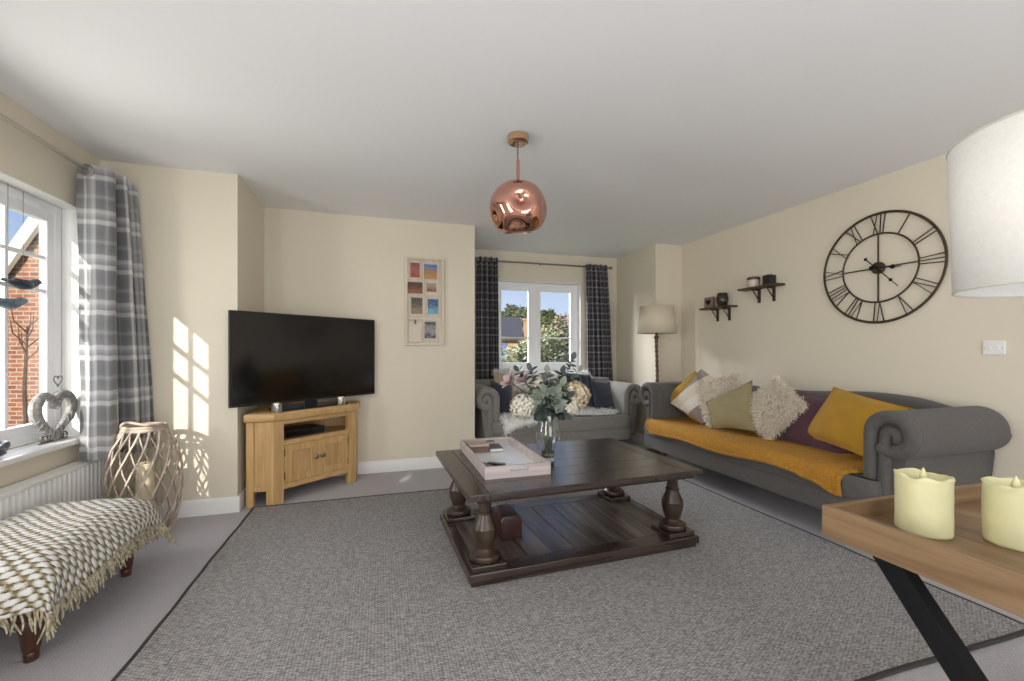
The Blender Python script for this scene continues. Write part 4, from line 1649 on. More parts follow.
def eyelet(m, c, ax, r=0.030):
    ax = Vector(ax).normalized()
    a = ax.orthogonal().normalized()
    b = ax.cross(a)
    m.tube([Vector(c) + a * r * cos(t) + b * r * sin(t) for t in [2 * pi * i / 24 for i in range(24)]], 0.008, 8, closed=True)


for y in (3.183,):
    m = MB()
    eyelet(m, (-1.662, y - 0.003, 2.218), (0, 1, 0))
    m.build('eyelet', M_STEEL, c1)
rod = thing('curtain_pole', 'long steel curtain pole over the left window', 'curtain pole', (-1.67, 2.4, 2.228), 0, 'curtain poles')
m = MB()
m.tube([(-1.668, 1.35, 2.226), (-1.668, 3.465, 2.226)], 0.012, 14)
m.build('pole', M_RODSTEEL, rod)
for y in (1.45, 3.42):
    m = MB()
    m.tube([(-1.7595, y, 2.226), (-1.668, y, 2.226)], 0.008, 10)
    m.lathe([(0, 0), (0.026, 0), (0.026, 0.008), (0, 0.008)], n=18, mtx=Matrix.Translation((-1.7595, y, 2.226)) @ Matrix.Rotation(pi / 2, 4, 'Y'))
    m.build('bracket', M_RODSTEEL, rod)
m = MB()
m.lathe([(0.0, 0.0), (0.014, 0.0), (0.022, 0.01), (0.022, 0.03), (0.0, 0.036)], n=16, mtx=Matrix.Translation((-1.668, 1.35, 2.226)) @ Matrix.Rotation(pi / 2, 4, 'X'))
m.build('finial', M_RODSTEEL, rod)


def wave(x0, x1, n, y, amp):
    pts = []
    for i in range(2 * n + 1):
        pts.append((x0 + (x1 - x0) * i / (2 * n), y + (amp if i % 2 else -amp)))
    return pts


curtain('curtain', 'dark charcoal checked curtain left of the rear window', wave(1.105, 1.375, 4, 5.12, 0.042), wave(1.10, 1.40, 4, 5.12, 0.048), 2.29, 0.10, M_PLAIDB, 'checked curtains')
curtain('curtain', 'dark charcoal checked curtain right of the rear window by the floor lamp', wave(2.575, 2.875, 4, 5.12, 0.042), wave(2.60, 2.985, 4, 5.115, 0.055), 2.285, 0.10, M_PLAIDB, 'checked curtains')
rod = thing('curtain_pole', 'thin pewter curtain pole over the rear window', 'curtain pole', (1.98, 5.12, 2.245), 0, 'curtain poles')
m = MB()
m.tube([(1.02, 5.12, 2.25), (2.96, 5.12, 2.25)], 0.010, 12)
m.build('pole', M_RODDARK, rod)
for x in (1.08, 1.97, 2.92):
    m = MB()
    m.tube([(x, 5.1995, 2.25), (x, 5.12, 2.25)], 0.007, 10)
    m.build('bracket', M_RODDARK, rod)
for x in (1.02, 2.96):
    m = MB()
    m.ball((x, 5.12, 2.25), 0.02, 2)
    m.build('finial', M_RODDARK, rod)

# ------------------------------------------------------------------ radiator
rad = thing('radiator', 'long white panel radiator below the left window', 'radiator', (-1.70, 2.55, 0.12))
m = MB()
poly = []
y = 1.86
Y1_ = 3.335
poly.append((-1.715, y))
poly.append((-1.668, y))
while y < Y1_ - 0.04:
    poly += [(-1.668, y + 0.010), (-1.658, y + 0.015), (-1.658, y + 0.032), (-1.668, y + 0.037)]
    y += 0.0385
poly += [(-1.668, Y1_), (-1.715, Y1_)]
m.prism(poly, 'z', 0.135, 0.462)
m.build('front_panel', M_RAD, rad, sharp=25)
m = MB()
m.box((-1.742, 1.86, 0.14), (-1.73, Y1_, 0.46), 0.003)
m.build('rear_panel', M_RAD, rad)
m = MB()
m.box((-1.744, 1.855, 0.462), (-1.655, Y1_ + 0.004, 0.486), 0.006)
for k in range(2):
    m.box((-1.735 + k * 0.034, 1.88, 0.4855), (-1.712 + k * 0.034, Y1_ - 0.02, 0.4875), 0.0)
m.build('top_grille', M_RAD, rad)
for y in (1.853, Y1_ + 0.002):
    m = MB()
    m.box((-1.742, y, 0.14), (-1.658, y + 0.006, 0.47), 0.002)
    m.build('side_cover', M_RAD, rad)
m = MB()
for y in (1.90, 3.30):
    m.tube([(-1.715, y, 0.135), (-1.715, y, 0.0005)], 0.0075, 8)
m.build('pipes', M_WHITE, rad)

# ------------------------------------------------------------------ window-sill ornaments
SZ = W1[2] + 0.0285
hz = thing('heart_ornament', 'grey wicker heart with a small wire heart on top, standing on the left window sill', 'ornament', (-1.79, 3.10, SZ))


def heart3d(s, cy, cz, tilt=0.0):
    out = []
    for u, v in heart2d(s, 48):
        u2, v2 = u * cos(tilt) - v * sin(tilt), u * sin(tilt) + v * cos(tilt)
        out.append(Vector((-1.79, cy + u2, cz + v2)))
    return out


pts = heart3d(0.155, 3.135, SZ + 0.155)
m = MB()
rr = []
for p in pts:
    u = (p.y - 3.135) / 0.15
    rr.append(0.016 + 0.016 * abs(u) ** 1.2)
m.tube(pts, rr, 10, closed=True, flat=0.8)
m.build('wicker_heart', M_WICKERGREY, hz)
m = MB()
for k in range(5):
    m.tube([p + Vector((0.024 * cos(i * 0.9 + k * 1.25), 0.022 * sin(i * 0.9 + k * 1.25), 0.018 * sin(i * 0.7 + k))) for i, p in enumerate(pts)], 0.0028, 5, closed=True)
m.build('twigs', M_WICKERGREY, hz)
m = MB()
m.tube(heart3d(0.036, 3.165, SZ + 0.345), 0.003, 6, closed=True)
m.build('wire_heart', M_WIREGREY, hz)
m = MB()
sc = [Vector((-1.785, 3.02 + 0.20 * t + 0.016 * sin(t * 40), SZ + 0.024 + 0.017 * cos(t * 40))) for t in [i / 70 for i in range(71)]]
m.tube(sc, 0.004, 6)
m.tube([(-1.785, 3.01, SZ + 0.004), (-1.785, 3.235, SZ + 0.004)], 0.004, 6)
m.tube([(-1.787, 3.135, SZ + 0.03), (-1.79, 3.135, SZ + 0.02), (-1.785, 3.135, SZ + 0.004)], 0.005, 6)
m.build('scrolled_base', M_WIREGREY, hz)


def bird(label, loc, rz, s, hang=None, m=None, group='bird ornaments at the left window'):
    r = thing('bird_ornament', label, 'ornament', loc, rz, group)
    Rm = root_matrix(r)
    t = MB()
    secs = [(-0.11, 0.004, 0.012), (-0.075, 0.008, 0.010), (-0.045, 0.018, 0.004), (-0.01, 0.030, 0.0), (0.025, 0.030, 0.004), (0.050, 0.024, 0.014), (0.068, 0.022, 0.024),
            (0.084, 0.015, 0.027), (0.092, 0.006, 0.024), (0.108, 0.0015, 0.021)]
    t.tube([Vector((x * s, 0, z * s)) for x, r_, z in secs], [r_ * s for x, r_, z in secs], 14)
    bmesh.ops.transform(t.bm, matrix=Rm, verts=t.bm.verts[:])
    t.build('body', m, r, sharp=80)
    for sd in (-1, 1):
        t = MB()
        t.grid(lambda u, v: Vector(((0.03 - 0.11 * u) * s, sd * (0.027 + 0.012 * sin(pi * u)) * s, (0.016 - 0.030 * v * (1 - u * 0.7) + 0.012 * u) * s)), 8, 4)
        bmesh.ops.transform(t.bm, matrix=Rm, verts=t.bm.verts[:])
        w = t.build('wing', m, r)
        solidify(w, 0.004)
    if hang:
        t = MB()
        t.tube([Vector((0, 0, 0.028 * s)), Vector((0, 0, hang))], 0.0012, 5)
        bmesh.ops.transform(t.bm, matrix=Rm, verts=t.bm.verts[:])
        t.build('thread', M_WIREGREY, r)
    return r


M_BIRD = mat('slate_blue_glaze', (0.045, 0.055, 0.075), 0.3, var=0.4, vscale=30)
M_BIRD2 = mat('blue_grey_glaze', (0.14, 0.18, 0.22), 0.3, var=0.4, vscale=30)
bird('dark slate bird hanging higher in the left window', (-1.83, 2.975, 1.50), radians(75), 0.95, 0.50, M_BIRD)
bird('paler blue-grey bird hanging lower in the left window', (-1.82, 2.86, 1.385), radians(75), 0.95, 0.62, M_BIRD2)
bird('dark bird ornament standing on the left window sill', (-1.76, 2.685, SZ + 0.0295), radians(95), 1.0, None, M_BIRD)

# ------------------------------------------------------------------ footstool and woven throw
st = thing('footstool', 'low footstool on turned mahogany legs under a woven throw', 'stool', (-1.40, 2.36, 0))
OX0, OX1, OY0, OY1 = -1.635, -1.165, 1.975, 2.735
m = MB()
m.box((OX0, OY0, 0.175), (OX1, OY1, 0.235), 0.012)
m.build('frame', M_LEGWOOD, st)
m = MB()


def dome(u, v):
    x = OX0 + (OX1 - OX0) * u
    y = OY0 + (OY1 - OY0) * v
    k = max(0.0, (1 - (2 * u - 1) ** 6) * (1 - (2 * v - 1) ** 6)) ** 0.5
    return Vector((x, y, 0.236 + 0.145 * k))


m.grid(dome, 20, 26)
m.build('seat_pad', mat('brown_upholstery', (0.10, 0.06, 0.04), 0.9), st)
SP = [(0.017, 0.0), (0.021, 0.004), (0.022, 0.03), (0.020, 0.034), (0.024, 0.038), (0.027, 0.06), (0.034, 0.12), (0.039, 0.155), (0.035, 0.160), (0.040, 0.166), (0.040, 0.176)]
for x in (-1.235, -1.575):
    for y in (2.045, 2.670):
        m = MB()
        m.lathe(SP, (x, y, 0.0003), 20, True)
        m.build('leg', M_LEGWOOD, st, sharp=50)


def weave_m():
    m, n, l, b = node_m('chunky_basket_weave', 0.95)
    tc = n.new('ShaderNodeTexCoord')
    no = n.new('ShaderNodeTexNoise')
    no.inputs['Scale'].default_value = 38
    no.inputs['Detail'].default_value = 4
    l.new(tc.outputs['UV'], no.inputs['Vector'])
    mp = n.new('ShaderNodeVectorMath')
    mp.operation = 'MULTIPLY_ADD'
    mp.inputs[1].default_value = (0.022, 0.018, 0)
    l.new(no.outputs['Color'], mp.inputs[0])
    l.new(tc.outputs['UV'], mp.inputs[2])
    sp = n.new('ShaderNodeSeparateXYZ')
    l.new(mp.outputs[0], sp.inputs[0])
    row = math_n(n, l, 'FLOOR', math_n(n, l, 'DIVIDE', sp.outputs['Y'], 0.021))
    a = math_n(n, l, 'SINE', math_n(n, l, 'ADD', math_n(n, l, 'MULTIPLY', sp.outputs['X'], 2 * pi / 0.050), math_n(n, l, 'MULTIPLY', row, pi * 0.93)))
    c = math_n(n, l, 'ABSOLUTE', math_n(n, l, 'SINE', math_n(n, l, 'MULTIPLY', sp.outputs['Y'], pi / 0.021)))
    f = n.new('ShaderNodeTexNoise')
    f.inputs['Scale'].default_value = 260
    l.new(tc.outputs['UV'], f.inputs['Vector'])
    h = math_n(n, l, 'ADD', math_n(n, l, 'MULTIPLY', a, 0.36), math_n(n, l, 'ADD', math_n(n, l, 'MULTIPLY', c, 0.34), math_n(n, l, 'MULTIPLY', f.outputs['Fac'], 0.5)))
    col = ramp_n(n, l, h, [(0.0, (0.12, 0.088, 0.04)), (0.20, (0.25, 0.195, 0.10)), (0.38, (0.55, 0.50, 0.40)), (0.60, (0.80, 0.79, 0.76)), (1.0, (0.88, 0.89, 0.90))])
    l.new(col, b.inputs['Base Color'])
    bp = n.new('ShaderNodeBump')
    bp.inputs['Strength'].default_value = 1.0
    bp.inputs['Distance'].default_value = 0.012
    l.new(h, bp.inputs['Height'])
    l.new(bp.outputs['Normal'], b.inputs['Normal'])
    return m


M_WEAVE = weave_m()
M_FRINGE = mat('olive_cream_fringe', (0.19, 0.15, 0.075), 0.95, vcol=(0.62, 0.56, 0.42), vscale=60)
wt = thing('woven_throw', 'chunky cream and olive woven throw with fringed edges over the footstool', 'throw', (-1.38, 2.36, 0.4))
TCX, TCY = -1.40, 2.36
HA, HB = 0.245, 0.375


def drape(a, b):
    """cloth coordinates (metres from the middle) to a point on the draped throw"""
    def wrap(s, h, r):
        sg = 1 if s >= 0 else -1
        s = abs(s)
        flat = h - r
        if s <= flat:
            return sg * s, 0.0
        q = (s - flat) / r
        if q <= pi / 2 * 0.86:
            return sg * (flat + r * sin(q)), r * (1 - cos(q))
        q0 = pi / 2 * 0.86
        e = s - flat - r * q0
        return sg * (flat + r * sin(q0) + e * cos(q0)), r * (1 - cos(q0)) + e * sin(q0)
    x, dx = wrap(a, HA + 0.035, 0.13)
    y, dy = wrap(b, HB + 0.05, 0.15)
    d = (dx ** 2.2 + dy ** 2.2) ** (1 / 2.2)
    z = 0.402 - d - 0.010 * (a / HA) ** 2 - 0.010 * (b / HB) ** 2
    wv = 0.010 * sin(a * 23 + b * 9) * min(1, (dx + dy) * 9)
    return Vector((TCX + x + wv, TCY + y + wv * 0.5, max(z, 0.10) + 0.004 * noise.noise(Vector((a * 14, b * 14, 0)))))


AX0, AX1, BY0_, BY1_ = -0.28, 0.350, -0.505, 0.53
m = MB()


def dcl(u, v):
    return drape(AX0 + (AX1 - AX0) * u + 0.012 * sin(v * 9), BY0_ + (BY1_ - BY0_) * v + 0.014 * sin(u * 8))


m.grid(dcl, 48, 64, lambda u, v: ((AX1 - AX0) * u, (BY1_ - BY0_) * v))
o = m.build('cloth', M_WEAVE, wt, fix=False, sharp=80)
solidify(o, 0.010, 1.0)
m = MB()
random.seed(11)
edges = [(1, i / 150) for i in range(151)] + [(i / 60, 0) for i in range(61)]
for u, v in edges:
    p = dcl(u, v)
    q = dcl(u * 0.97 + (0.0 if u > 0.5 else 0.0), max(v, 0.0) if v else 0.03)
    out = (p - q)
    out = out.normalized() if out.length > 1e-6 else Vector((0, 0, -1))
    L = random.uniform(0.060, 0.095)
    pts = [p + Vector((0, 0, 0.006))]
    d = (out + Vector((0.12, -0.02, -0.1))).normalized()
    for k in range(5):
        d = (d + Vector((random.gauss(0, 0.16), random.gauss(0, 0.16), -0.25))).normalized()
        pts.append(pts[-1] + d * L / 5)
    m.tube(pts, [0.003, 0.0036, 0.0032, 0.003, 0.0028, 0.0015], 5)
m.build('fringe', M_FRINGE, wt, fix=False)['kind'] = 'stuff'

# ------------------------------------------------------------------ wicker lantern
LX, LY = -1.405, 3.245
lan = thing('lantern', 'tall whitewashed open lattice wicker lantern on the carpet by the bay wall', 'lantern', (LX, LY, 0))


def lr(z):
    ks = [(0.0, 0.125), (0.06, 0.150), (0.18, 0.179), (0.30, 0.187), (0.42, 0.183), (0.54, 0.158), (0.62, 0.125), (0.655, 0.105)]
    for (a, ra), (b, rb) in zip(ks, ks[1:]):
        if z <= b:
            t = (z - a) / (b - a)
            return ra + (rb - ra) * (t * t * (3 - 2 * t) * 0.4 + t * 0.6)
    return ks[-1][1]


for fam in (1, -1):
    for k in range(15):
        m = MB()
        pts = []
        for i in range(31):
            z = 0.015 + 0.64 * i / 30
            a = 2 * pi * k / 15 + fam * 1.45 * (i / 30) + (0.1 if fam > 0 else 0)
            r = lr(z) + 0.004 * fam
            pts.append((LX + r * cos(a), LY + r * sin(a), z))
        m.tube(pts, 0.0075, 6, flat=0.5)
        m.build('cane', M_WICKER, lan)
for z, r, w in ((0.012, 0.128, 0.011), (0.655, 0.108, 0.011), (0.672, 0.104, 0.010)):
    m = MB()
    m.tube([(LX + r * cos(a), LY + r * sin(a), z + 0.002) for a in [2 * pi * i / 40 for i in range(40)]], w, 8, closed=True)
    m.build('rim', M_WICKER, lan)
m = MB()
hp = [Vector((LX + 0.105 * cos(a), LY - 0.02 - 0.10 * sin(a) * 0.9, 0.675 + 0.032 * sin(a) + 0.01 * cos(3 * a))) for a in [pi * i / 20 for i in range(21)]]
m.tube(hp, 0.008, 8)
m.build('handle', M_WICKER, lan)
m = MB()
m.lathe([(0, 0.004), (0.122, 0.004), (0.122, 0.016), (0, 0.016)], (LX, LY, 0), 32)
m.build('base_board', M_SHELFWOOD, lan)
m = MB()
m.lathe([(0.0, 0.0165), (0.085, 0.0165), (0.085, 0.60)], (LX, LY, 0), 32)
m.build('glass_cylinder', glass_mat('lantern_glass', (0.97, 0.97, 0.96), 0.1), lan)
cd = thing('pillar_candle', 'tall cream pillar candle inside the wicker lantern', 'candle', (LX, LY, 0.017), 0, 'pillar candles')
m = MB()
m.lathe([(0, 0.0175), (0.045, 0.0175), (0.046, 0.44), (0.040, 0.445), (0, 0.435)], (LX, LY, 0), 24)
m.build('wax', mat('cream_wax', (0.80, 0.70, 0.50), 0.5, sss=0.2), cd)
m = MB()
m.tube([(LX, LY, 0.434), (LX + 0.002, LY, 0.455)], 0.0018, 6)
m.build('wick', M_BLACKMETAL, cd)

# ------------------------------------------------------------------ tray side table, candles, table lamp
SX0, SX1, SY0, SY1 = 1.225, 2.13, 0.215, 0.93
stb = thing('tray_table', 'oak tray-topped side table on crossed black metal legs in the right foreground', 'side table', (1.68, 0.57, 0))
zt, zb_ = 0.70, 0.612
w = 0.020
for x0 in (SX0, SX1 - w):
    MB().box((x0, SY0, zb_), (x0 + w, SY1, zt), 0.004).build('tray_side', M_TRAYWOOD, stb)
for y0 in (SY0, SY1 - w):
    MB().box((SX0 + w, y0, zb_), (SX1 - w, y0 + w, zt), 0.004).build('tray_side', M_TRAYWOODX, stb)
MB().box((SX0 + w - 0.001, SY0 + w - 0.001, zb_ + 0.012), (SX1 - w + 0.001, SY1 - w + 0.001, 0.652)).build('tray_bottom', M_TRAYWOOD, stb)
for x in (1.285, SX1 - 0.06):
    for a, b in (((x, 0.800, zb_ - 0.0), (x, 0.345, 0.02)), ((x + 0.0005, 0.345, zb_ - 0.0), (x + 0.0005, 0.800, 0.02))):
        m = MB()
        m.bar(a, b, 0.040, 0.056, (0, 1, 1), 0.002)
        m.build('leg', M_BLACKMETAL, stb)
m = MB()
for y in (0.345, 0.800):
    m.box((1.265, y - 0.03, 0.0003), (SX1 - 0.04, y + 0.03, 0.022), 0.002)
m.build('foot_bar', M_BLACKMETAL, stb)


def led_candle(label, x, y, h, r, seed):
    c = thing('pillar_candle', label, 'candle', (x, y, 0.6525), 0, 'pillar candles')
    m = MB()
    n = 48
    rings = []
    prof = [(0.96, 0.0), (1.0, 0.006)] + [(1.0, h * i / 14) for i in range(1, 14)]
    for f, z in prof:
        rings.append([(r * f * (1 + 0.022 * noise.noise(Vector((cos(2 * pi * i / n) * 2.5, sin(2 * pi * i / n) * 2.5, z * 22 + seed)))), z, i) for i in range(n)])
    lip = [(r * 1.03, h - 0.004 + 0.009 * noise.noise(Vector((cos(2 * pi * i / n) * 2.2, sin(2 * pi * i / n) * 2.2, seed))), i) for i in range(n)]
    rings.append([(a, b, i) for a, b, i in lip])
    rings.append([(a * 0.93, b + 0.002, i) for a, b, i in lip])
    rings.append([(a * 0.84, b - 0.012, i) for a, b, i in lip])
    rings.append([(r * 0.3, h - 0.022, i) for i in range(n)])
    vs = [[m.bm.verts.new((x + rr_ * cos(2 * pi * i / n), y + rr_ * sin(2 * pi * i / n), 0.6525 + z)) for rr_, z, i in rg] for rg in rings]
    for A, B in zip(vs, vs[1:]):
        for i in range(n):
            m.face([A[i], A[(i + 1) % n], B[(i + 1) % n], B[i]])
    m.face(vs[0][::-1])
    m.face(vs[-1])
    m.build('wax', M_CANDLE, c, sharp=80)
    m = MB()
    m.lathe([(0.004, 0), (0.009, 0.010), (0.008, 0.022), (0.003, 0.036), (0.0, 0.042)], (x, y, 0.6525 + h - 0.024), 12)
    m.build('flame_tip', M_CANDLE, c)


led_candle('ivory pillar candle with melted wavy rim, the left one on the tray table', 1.422, 0.795, 0.158, 0.0595, 1.3)
led_candle('ivory pillar candle with melted wavy rim, the right one cut by the picture edge', 1.552, 0.672, 0.158, 0.0595, 5.1)

LLX, LLY = 1.42, 0.50
tl = thing('table_lamp', 'table lamp with large white linen drum shade in the right foreground', 'lamp', (LLX, LLY, 0.6525))
m = MB()
m.lathe([(0, 0.6528), (0.07, 0.6528), (0.072, 0.662), (0.05, 0.675), (0.02, 0.69), (0.016, 0.75), (0.035, 0.80), (0.048, 0.86), (0.035, 0.93), (0.016, 0.98), (0.014, 1.30), (0.022, 1.31), (0.022, 1.37), (0, 1.38)], (LLX, LLY, 0), 28)
m.build('stand', M_DKWZ, tl)
m = MB()
m.lathe([(0.205, 1.283), (0.214, 1.618)], (LLX, LLY, 0), 64)
o = m.build('shade', M_SHADE, tl)
solidify(o, 0.003)
for z, r in ((1.2835, 0.2052), (1.6175, 0.2142)):
    m = MB()
    m.tube([(LLX + r * cos(a), LLY + r * sin(a), z) for a in [2 * pi * i / 64 for i in range(64)]], 0.0028, 6, closed=True)
    m.build('rim_binding', mat('shade_binding', (0.55, 0.53, 0.48), 0.8), tl)
m = MB()
for k in range(3):
    a = 2 * pi * k / 3 + 0.3
    m.tube([(LLX + 0.02 * cos(a), LLY + 0.02 * sin(a), 1.34), (LLX + 0.205 * cos(a), LLY + 0.205 * sin(a), 1.33)], 0.002, 6)
m.build('carrier', M_WHITE, tl)
# ------------------------------------------------------------------ furs and cushions on the loveseat
random.seed(21)


def fur_throw(name, label, fn, nu, nv, loc, count, length, m, thick=0.014):
    root = thing(name, label, 'throw', loc, 0, 'white fur throws on the loveseat')
    b = MB()
    b.grid(fn, nu, nv)
    o = b.build('hide', m, root, fix=False, sharp=80)
    solidify(o, thick)
    f = MB()
    rs = []
    for _ in range(count):
        u, v = random.random(), random.random()
        if random.random() < 0.25:
            u, v = random.choice(((0, v), (1, v), (u, 1), (u, 1)))
        e = 0.01
        p = fn(u, v)
        a = fn(min(u + e, 1), v) - fn(max(u - e, 0), v)
        c = fn(u, min(v + e, 1)) - fn(u, max(v - e, 0))
        n = a.cross(c).normalized()
        if n.z < 0:
            n = -n
        out = Vector(((1 if u == 1 else -1 if u == 0 else 0) * 0.8, (-0.9 if v == 1 else 0), 0))
        rs.append((p + n * thick * 0.5, (n + out).normalized()))
    strands(f, rs, length, 0.009, droop=0.7, curl=0.55)
    f.build('fur', m, root, fix=False)['kind'] = 'stuff'
    return root


def seat_fur(u, v):
    x = 1.235 + (2.575 - 1.235) * u
    L = 0.62 - 0.15 * u + 0.05 * sin(u * 9) + (0.12 * max(0, 0.16 - u) / 0.16)
    y0 = 4.83
    s = v * L
    zt = 0.436 + 0.012 * noise.noise(Vector((x * 7, s * 7, 0)))
    flat = y0 - 4.265
    if s <= flat:
        y, z = y0 - s, zt
    else:
        r = 0.05
        a = min((s - flat) / r, pi / 2)
        y, z = y0 - flat - r * sin(a), zt - r + r * cos(a) - max(0, s - flat - r * pi / 2)
    return Vector((x + 0.03 * sin(v * 6) * (1 - u), y, z))


fur_throw('fur_throw', 'white fluffy fur throw spread on the loveseat seat', seat_fur, 30, 16, (1.9, 4.6, 0.44), 5200, 0.045, M_FURWHITE)


def back_fur(u, v):
    x = 1.33 + (2.50 - 1.33) * u
    a = -0.62 + 1.35 * v                           # from behind the ridge, over the top, to the front
    r = 0.105
    zc = 0.80 + 0.02 * sin(u * 7) - 0.035 * u
    q = max(-0.6, min(a, 1.2)) * pi / 2
    ext = 0.17 * v * v
    return Vector((x + 0.03 * v, 4.96 - r * sin(q) - 0.02 * v, zc + r * cos(q) - ext * 0.9 + 0.008 * noise.noise(Vector((x * 8, v * 4, 3)))))


fur_throw('fur_throw', 'long white fur draped over the top of the loveseat back', back_fur, 30, 14, (1.9, 4.96, 0.8), 4200, 0.055, M_FURWHITE)
cushion('cushion', 'dark navy cushion leaning on the left arm of the loveseat',
        [(1.20, 4.74, .80), (1.46, 4.78, .74), (1.44, 4.60, .45), (1.215, 4.50, .47)], 0.10, M_NAVY, group='cushions on the loveseat')
cushion('cushion', 'tan cushion standing behind the navy one at the loveseat left end',
        [(1.26, 4.86, .895), (1.52, 4.88, .85), (1.53, 4.80, .55), (1.27, 4.78, .55)], 0.09, M_TAN, group='cushions on the loveseat')
cushion('cushion', 'black navy cushion against the right arm of the loveseat',
        [(2.48, 4.80, .795), (2.72, 4.74, .76), (2.675, 4.52, .46), (2.44, 4.58, .455)], 0.12, M_NAVY, group='cushions on the loveseat')


def navy_drape(u, v):
    x = 2.17 + (2.50 - 2.17) * u
    fold = 0.014 * sin(u * 22 + v * 2)
    s = v * 0.62
    zt = 0.875 - 0.05 * u - 0.02 * (1 - u)
    if s < 0.16:
        return Vector((x, 4.985 - s + fold * 0.2, zt + 0.02 * sin(pi * s / 0.16)))
    return Vector((x + 0.02 * v, 4.825 - (s - 0.16) * 0.30 + fold, zt - (s - 0.16) * 0.92))


nd = thing('velvet_throw', 'dark navy throw hanging in folds over the right of the loveseat back', 'throw', (2.33, 4.85, 0.7))
b = MB()
b.grid(navy_drape, 30, 20)
o = b.build('cloth', M_NAVY, nd, fix=False, sharp=80)
solidify(o, 0.012)

# ------------------------------------------------------------------ vase of flowers
VX, VY, VZ = 0.993, 2.476, TZ + 0.0005
vs = thing('flower_vase', 'clear pale blue glass vase with olive foot on the coffee table', 'vase', (VX, VY, VZ))
m = MB()
m.lathe([(0.041, 0.052), (0.060, 0.078), (0.073, 0.115), (0.0775, 0.150), (0.074, 0.185), (0.064, 0.225), (0.055, 0.26), (0.051, 0.287), (0.053, 0.292)], (VX, VY, VZ), 40)
m.build('bowl', glass_mat('vase_glass', (0.90, 0.94, 0.97), 0.25, 0.5), vs)
m = MB()
m.lathe([(0, 0.044), (0.036, 0.046), (0.041, 0.052)], (VX, VY, VZ), 32)
for k in range(9):
    a = 2 * pi * k / 9
    m.ball((VX + 0.028 * cos(a), VY + 0.028 * sin(a), VZ + 0.034), 0.0125, 2, (1, 1, 1.3))
m.lathe([(0.0, 0.016), (0.026, 0.018), (0.024, 0.034), (0.030, 0.046)], (VX, VY, VZ), 24)
m.build('stem_foot', mat('olive_glass', (0.10, 0.10, 0.045), 0.12, coat=0.5), vs)
m = MB()
m.lathe([(0, 0.0), (0.044, 0.0), (0.045, 0.005), (0.030, 0.016), (0, 0.018)], (VX, VY, VZ), 32)
m.build('base', mat('pale_cut_glass', (0.42, 0.47, 0.48), 0.1, coat=0.5), vs)

M_STEM = mat('green_stem', (0.075, 0.085, 0.04), 0.7)
M_LEAFS = [mat('eucalyptus_grey', (0.20, 0.23, 0.185), 0.65, var=0.3, vscale=18),
           mat('eucalyptus_dark', (0.035, 0.052, 0.045), 0.65, var=0.3, vscale=18),
           mat('eucalyptus_blue', (0.060, 0.075, 0.090), 0.6, var=0.3, vscale=18)]
CAMV = (CAM - Vector((VX, VY, 0.8))).normalized()


def stem_path(head, k):
    a = k * 2.399
    foot = Vector((VX + 0.018 * cos(a), VY + 0.018 * sin(a), VZ + 0.058))
    neck = Vector((VX + 0.034 * cos(atan2(head.y - VY, head.x - VX)), VY + 0.034 * sin(atan2(head.y - VY, head.x - VX)), VZ + 0.285))
    return catmull([foot, foot.lerp(neck, 0.5) + Vector((0.004, 0, 0)), neck, neck.lerp(head, 0.55) + Vector((0, 0, 0.02)), head], 6)


def petal(m, c, d, u, L, w, cup=0.25):
    """leaf or petal blade starting at c, along d, facing u"""
    d = d.normalized()
    u = (u - d * u.dot(d))
    u = u.normalized() if u.length > 1e-4 else d.orthogonal().normalized()
    s = d.cross(u)
    rows = [(0.0, 0.12), (0.22, 0.75), (0.5, 1.0), (0.78, 0.75), (1.0, 0.05)]
    prev = None
    for t, k in rows:
        o = c + d * (L * t) - u * (cup * L * t * t)
        a = m.bm.verts.new(o - s * (w * k / 2) + u * (w * 0.12 * k))
        b = m.bm.verts.new(o - u * 0.0)
        e = m.bm.verts.new(o + s * (w * k / 2) + u * (w * 0.12 * k))
        if prev:
            m.face([prev[0], prev[1], b, a])
            m.face([prev[1], prev[2], e, b])
        prev = (a, b, e)


def hydrangea(label, c, r, m_, k, n=300):
    c = Vector(c)
    root = thing('hydrangea', label, 'flower', c, 0, 'flowers in the vase')
    b = MB()
    for i in range(n):
        z = 1 - 2 * (i + 0.5) / n
        a = i * 2.39996
        rr_ = sqrt(max(0, 1 - z * z))
        d = Vector((rr_ * cos(a), rr_ * sin(a), z))
        d = (d + Vector((random.gauss(0, .08), random.gauss(0, .08), random.gauss(0, .08)))).normalized()
        p = c + Vector((d.x, d.y, d.z * 0.92)) * r * random.uniform(0.80, 1.0)
        t1 = d.orthogonal().normalized()
        t2 = d.cross(t1)
        ph = random.random() * 6
        for q in range(4):
            e = t1 * cos(ph + q * pi / 2) + t2 * sin(ph + q * pi / 2)
            petal(b, p, (e + d * random.uniform(0.2, 1.0)), d, r * 0.165, r * 0.16, 0.15)
    b.ball(c, r * 0.78, 3)
    b.build('flower_head', m_, root, fix=False, sharp=80)
    t = MB()
    t.tube(stem_path(c, k), 0.0045, 6)
    t.build('stem', M_STEM, root)


M_HYW = mat('hydrangea_white', (0.66, 0.64, 0.54), 0.8, var=0.14, vscale=14)
M_HYP = mat('hydrangea_peach', (0.60, 0.51, 0.36), 0.8, var=0.22, vscale=14)
M_PINK = mat('dusky_pink', (0.50, 0.36, 0.36), 0.8, var=0.2, vscale=14)


def vpt(u, v, dy=0.0):
    """point on an upright plane through the vase: u metres right, v metres up from the table, dy towards the room's back"""
    return Vector((VX + u * 0.956, VY - u * 0.2935 + dy, TZ + v))


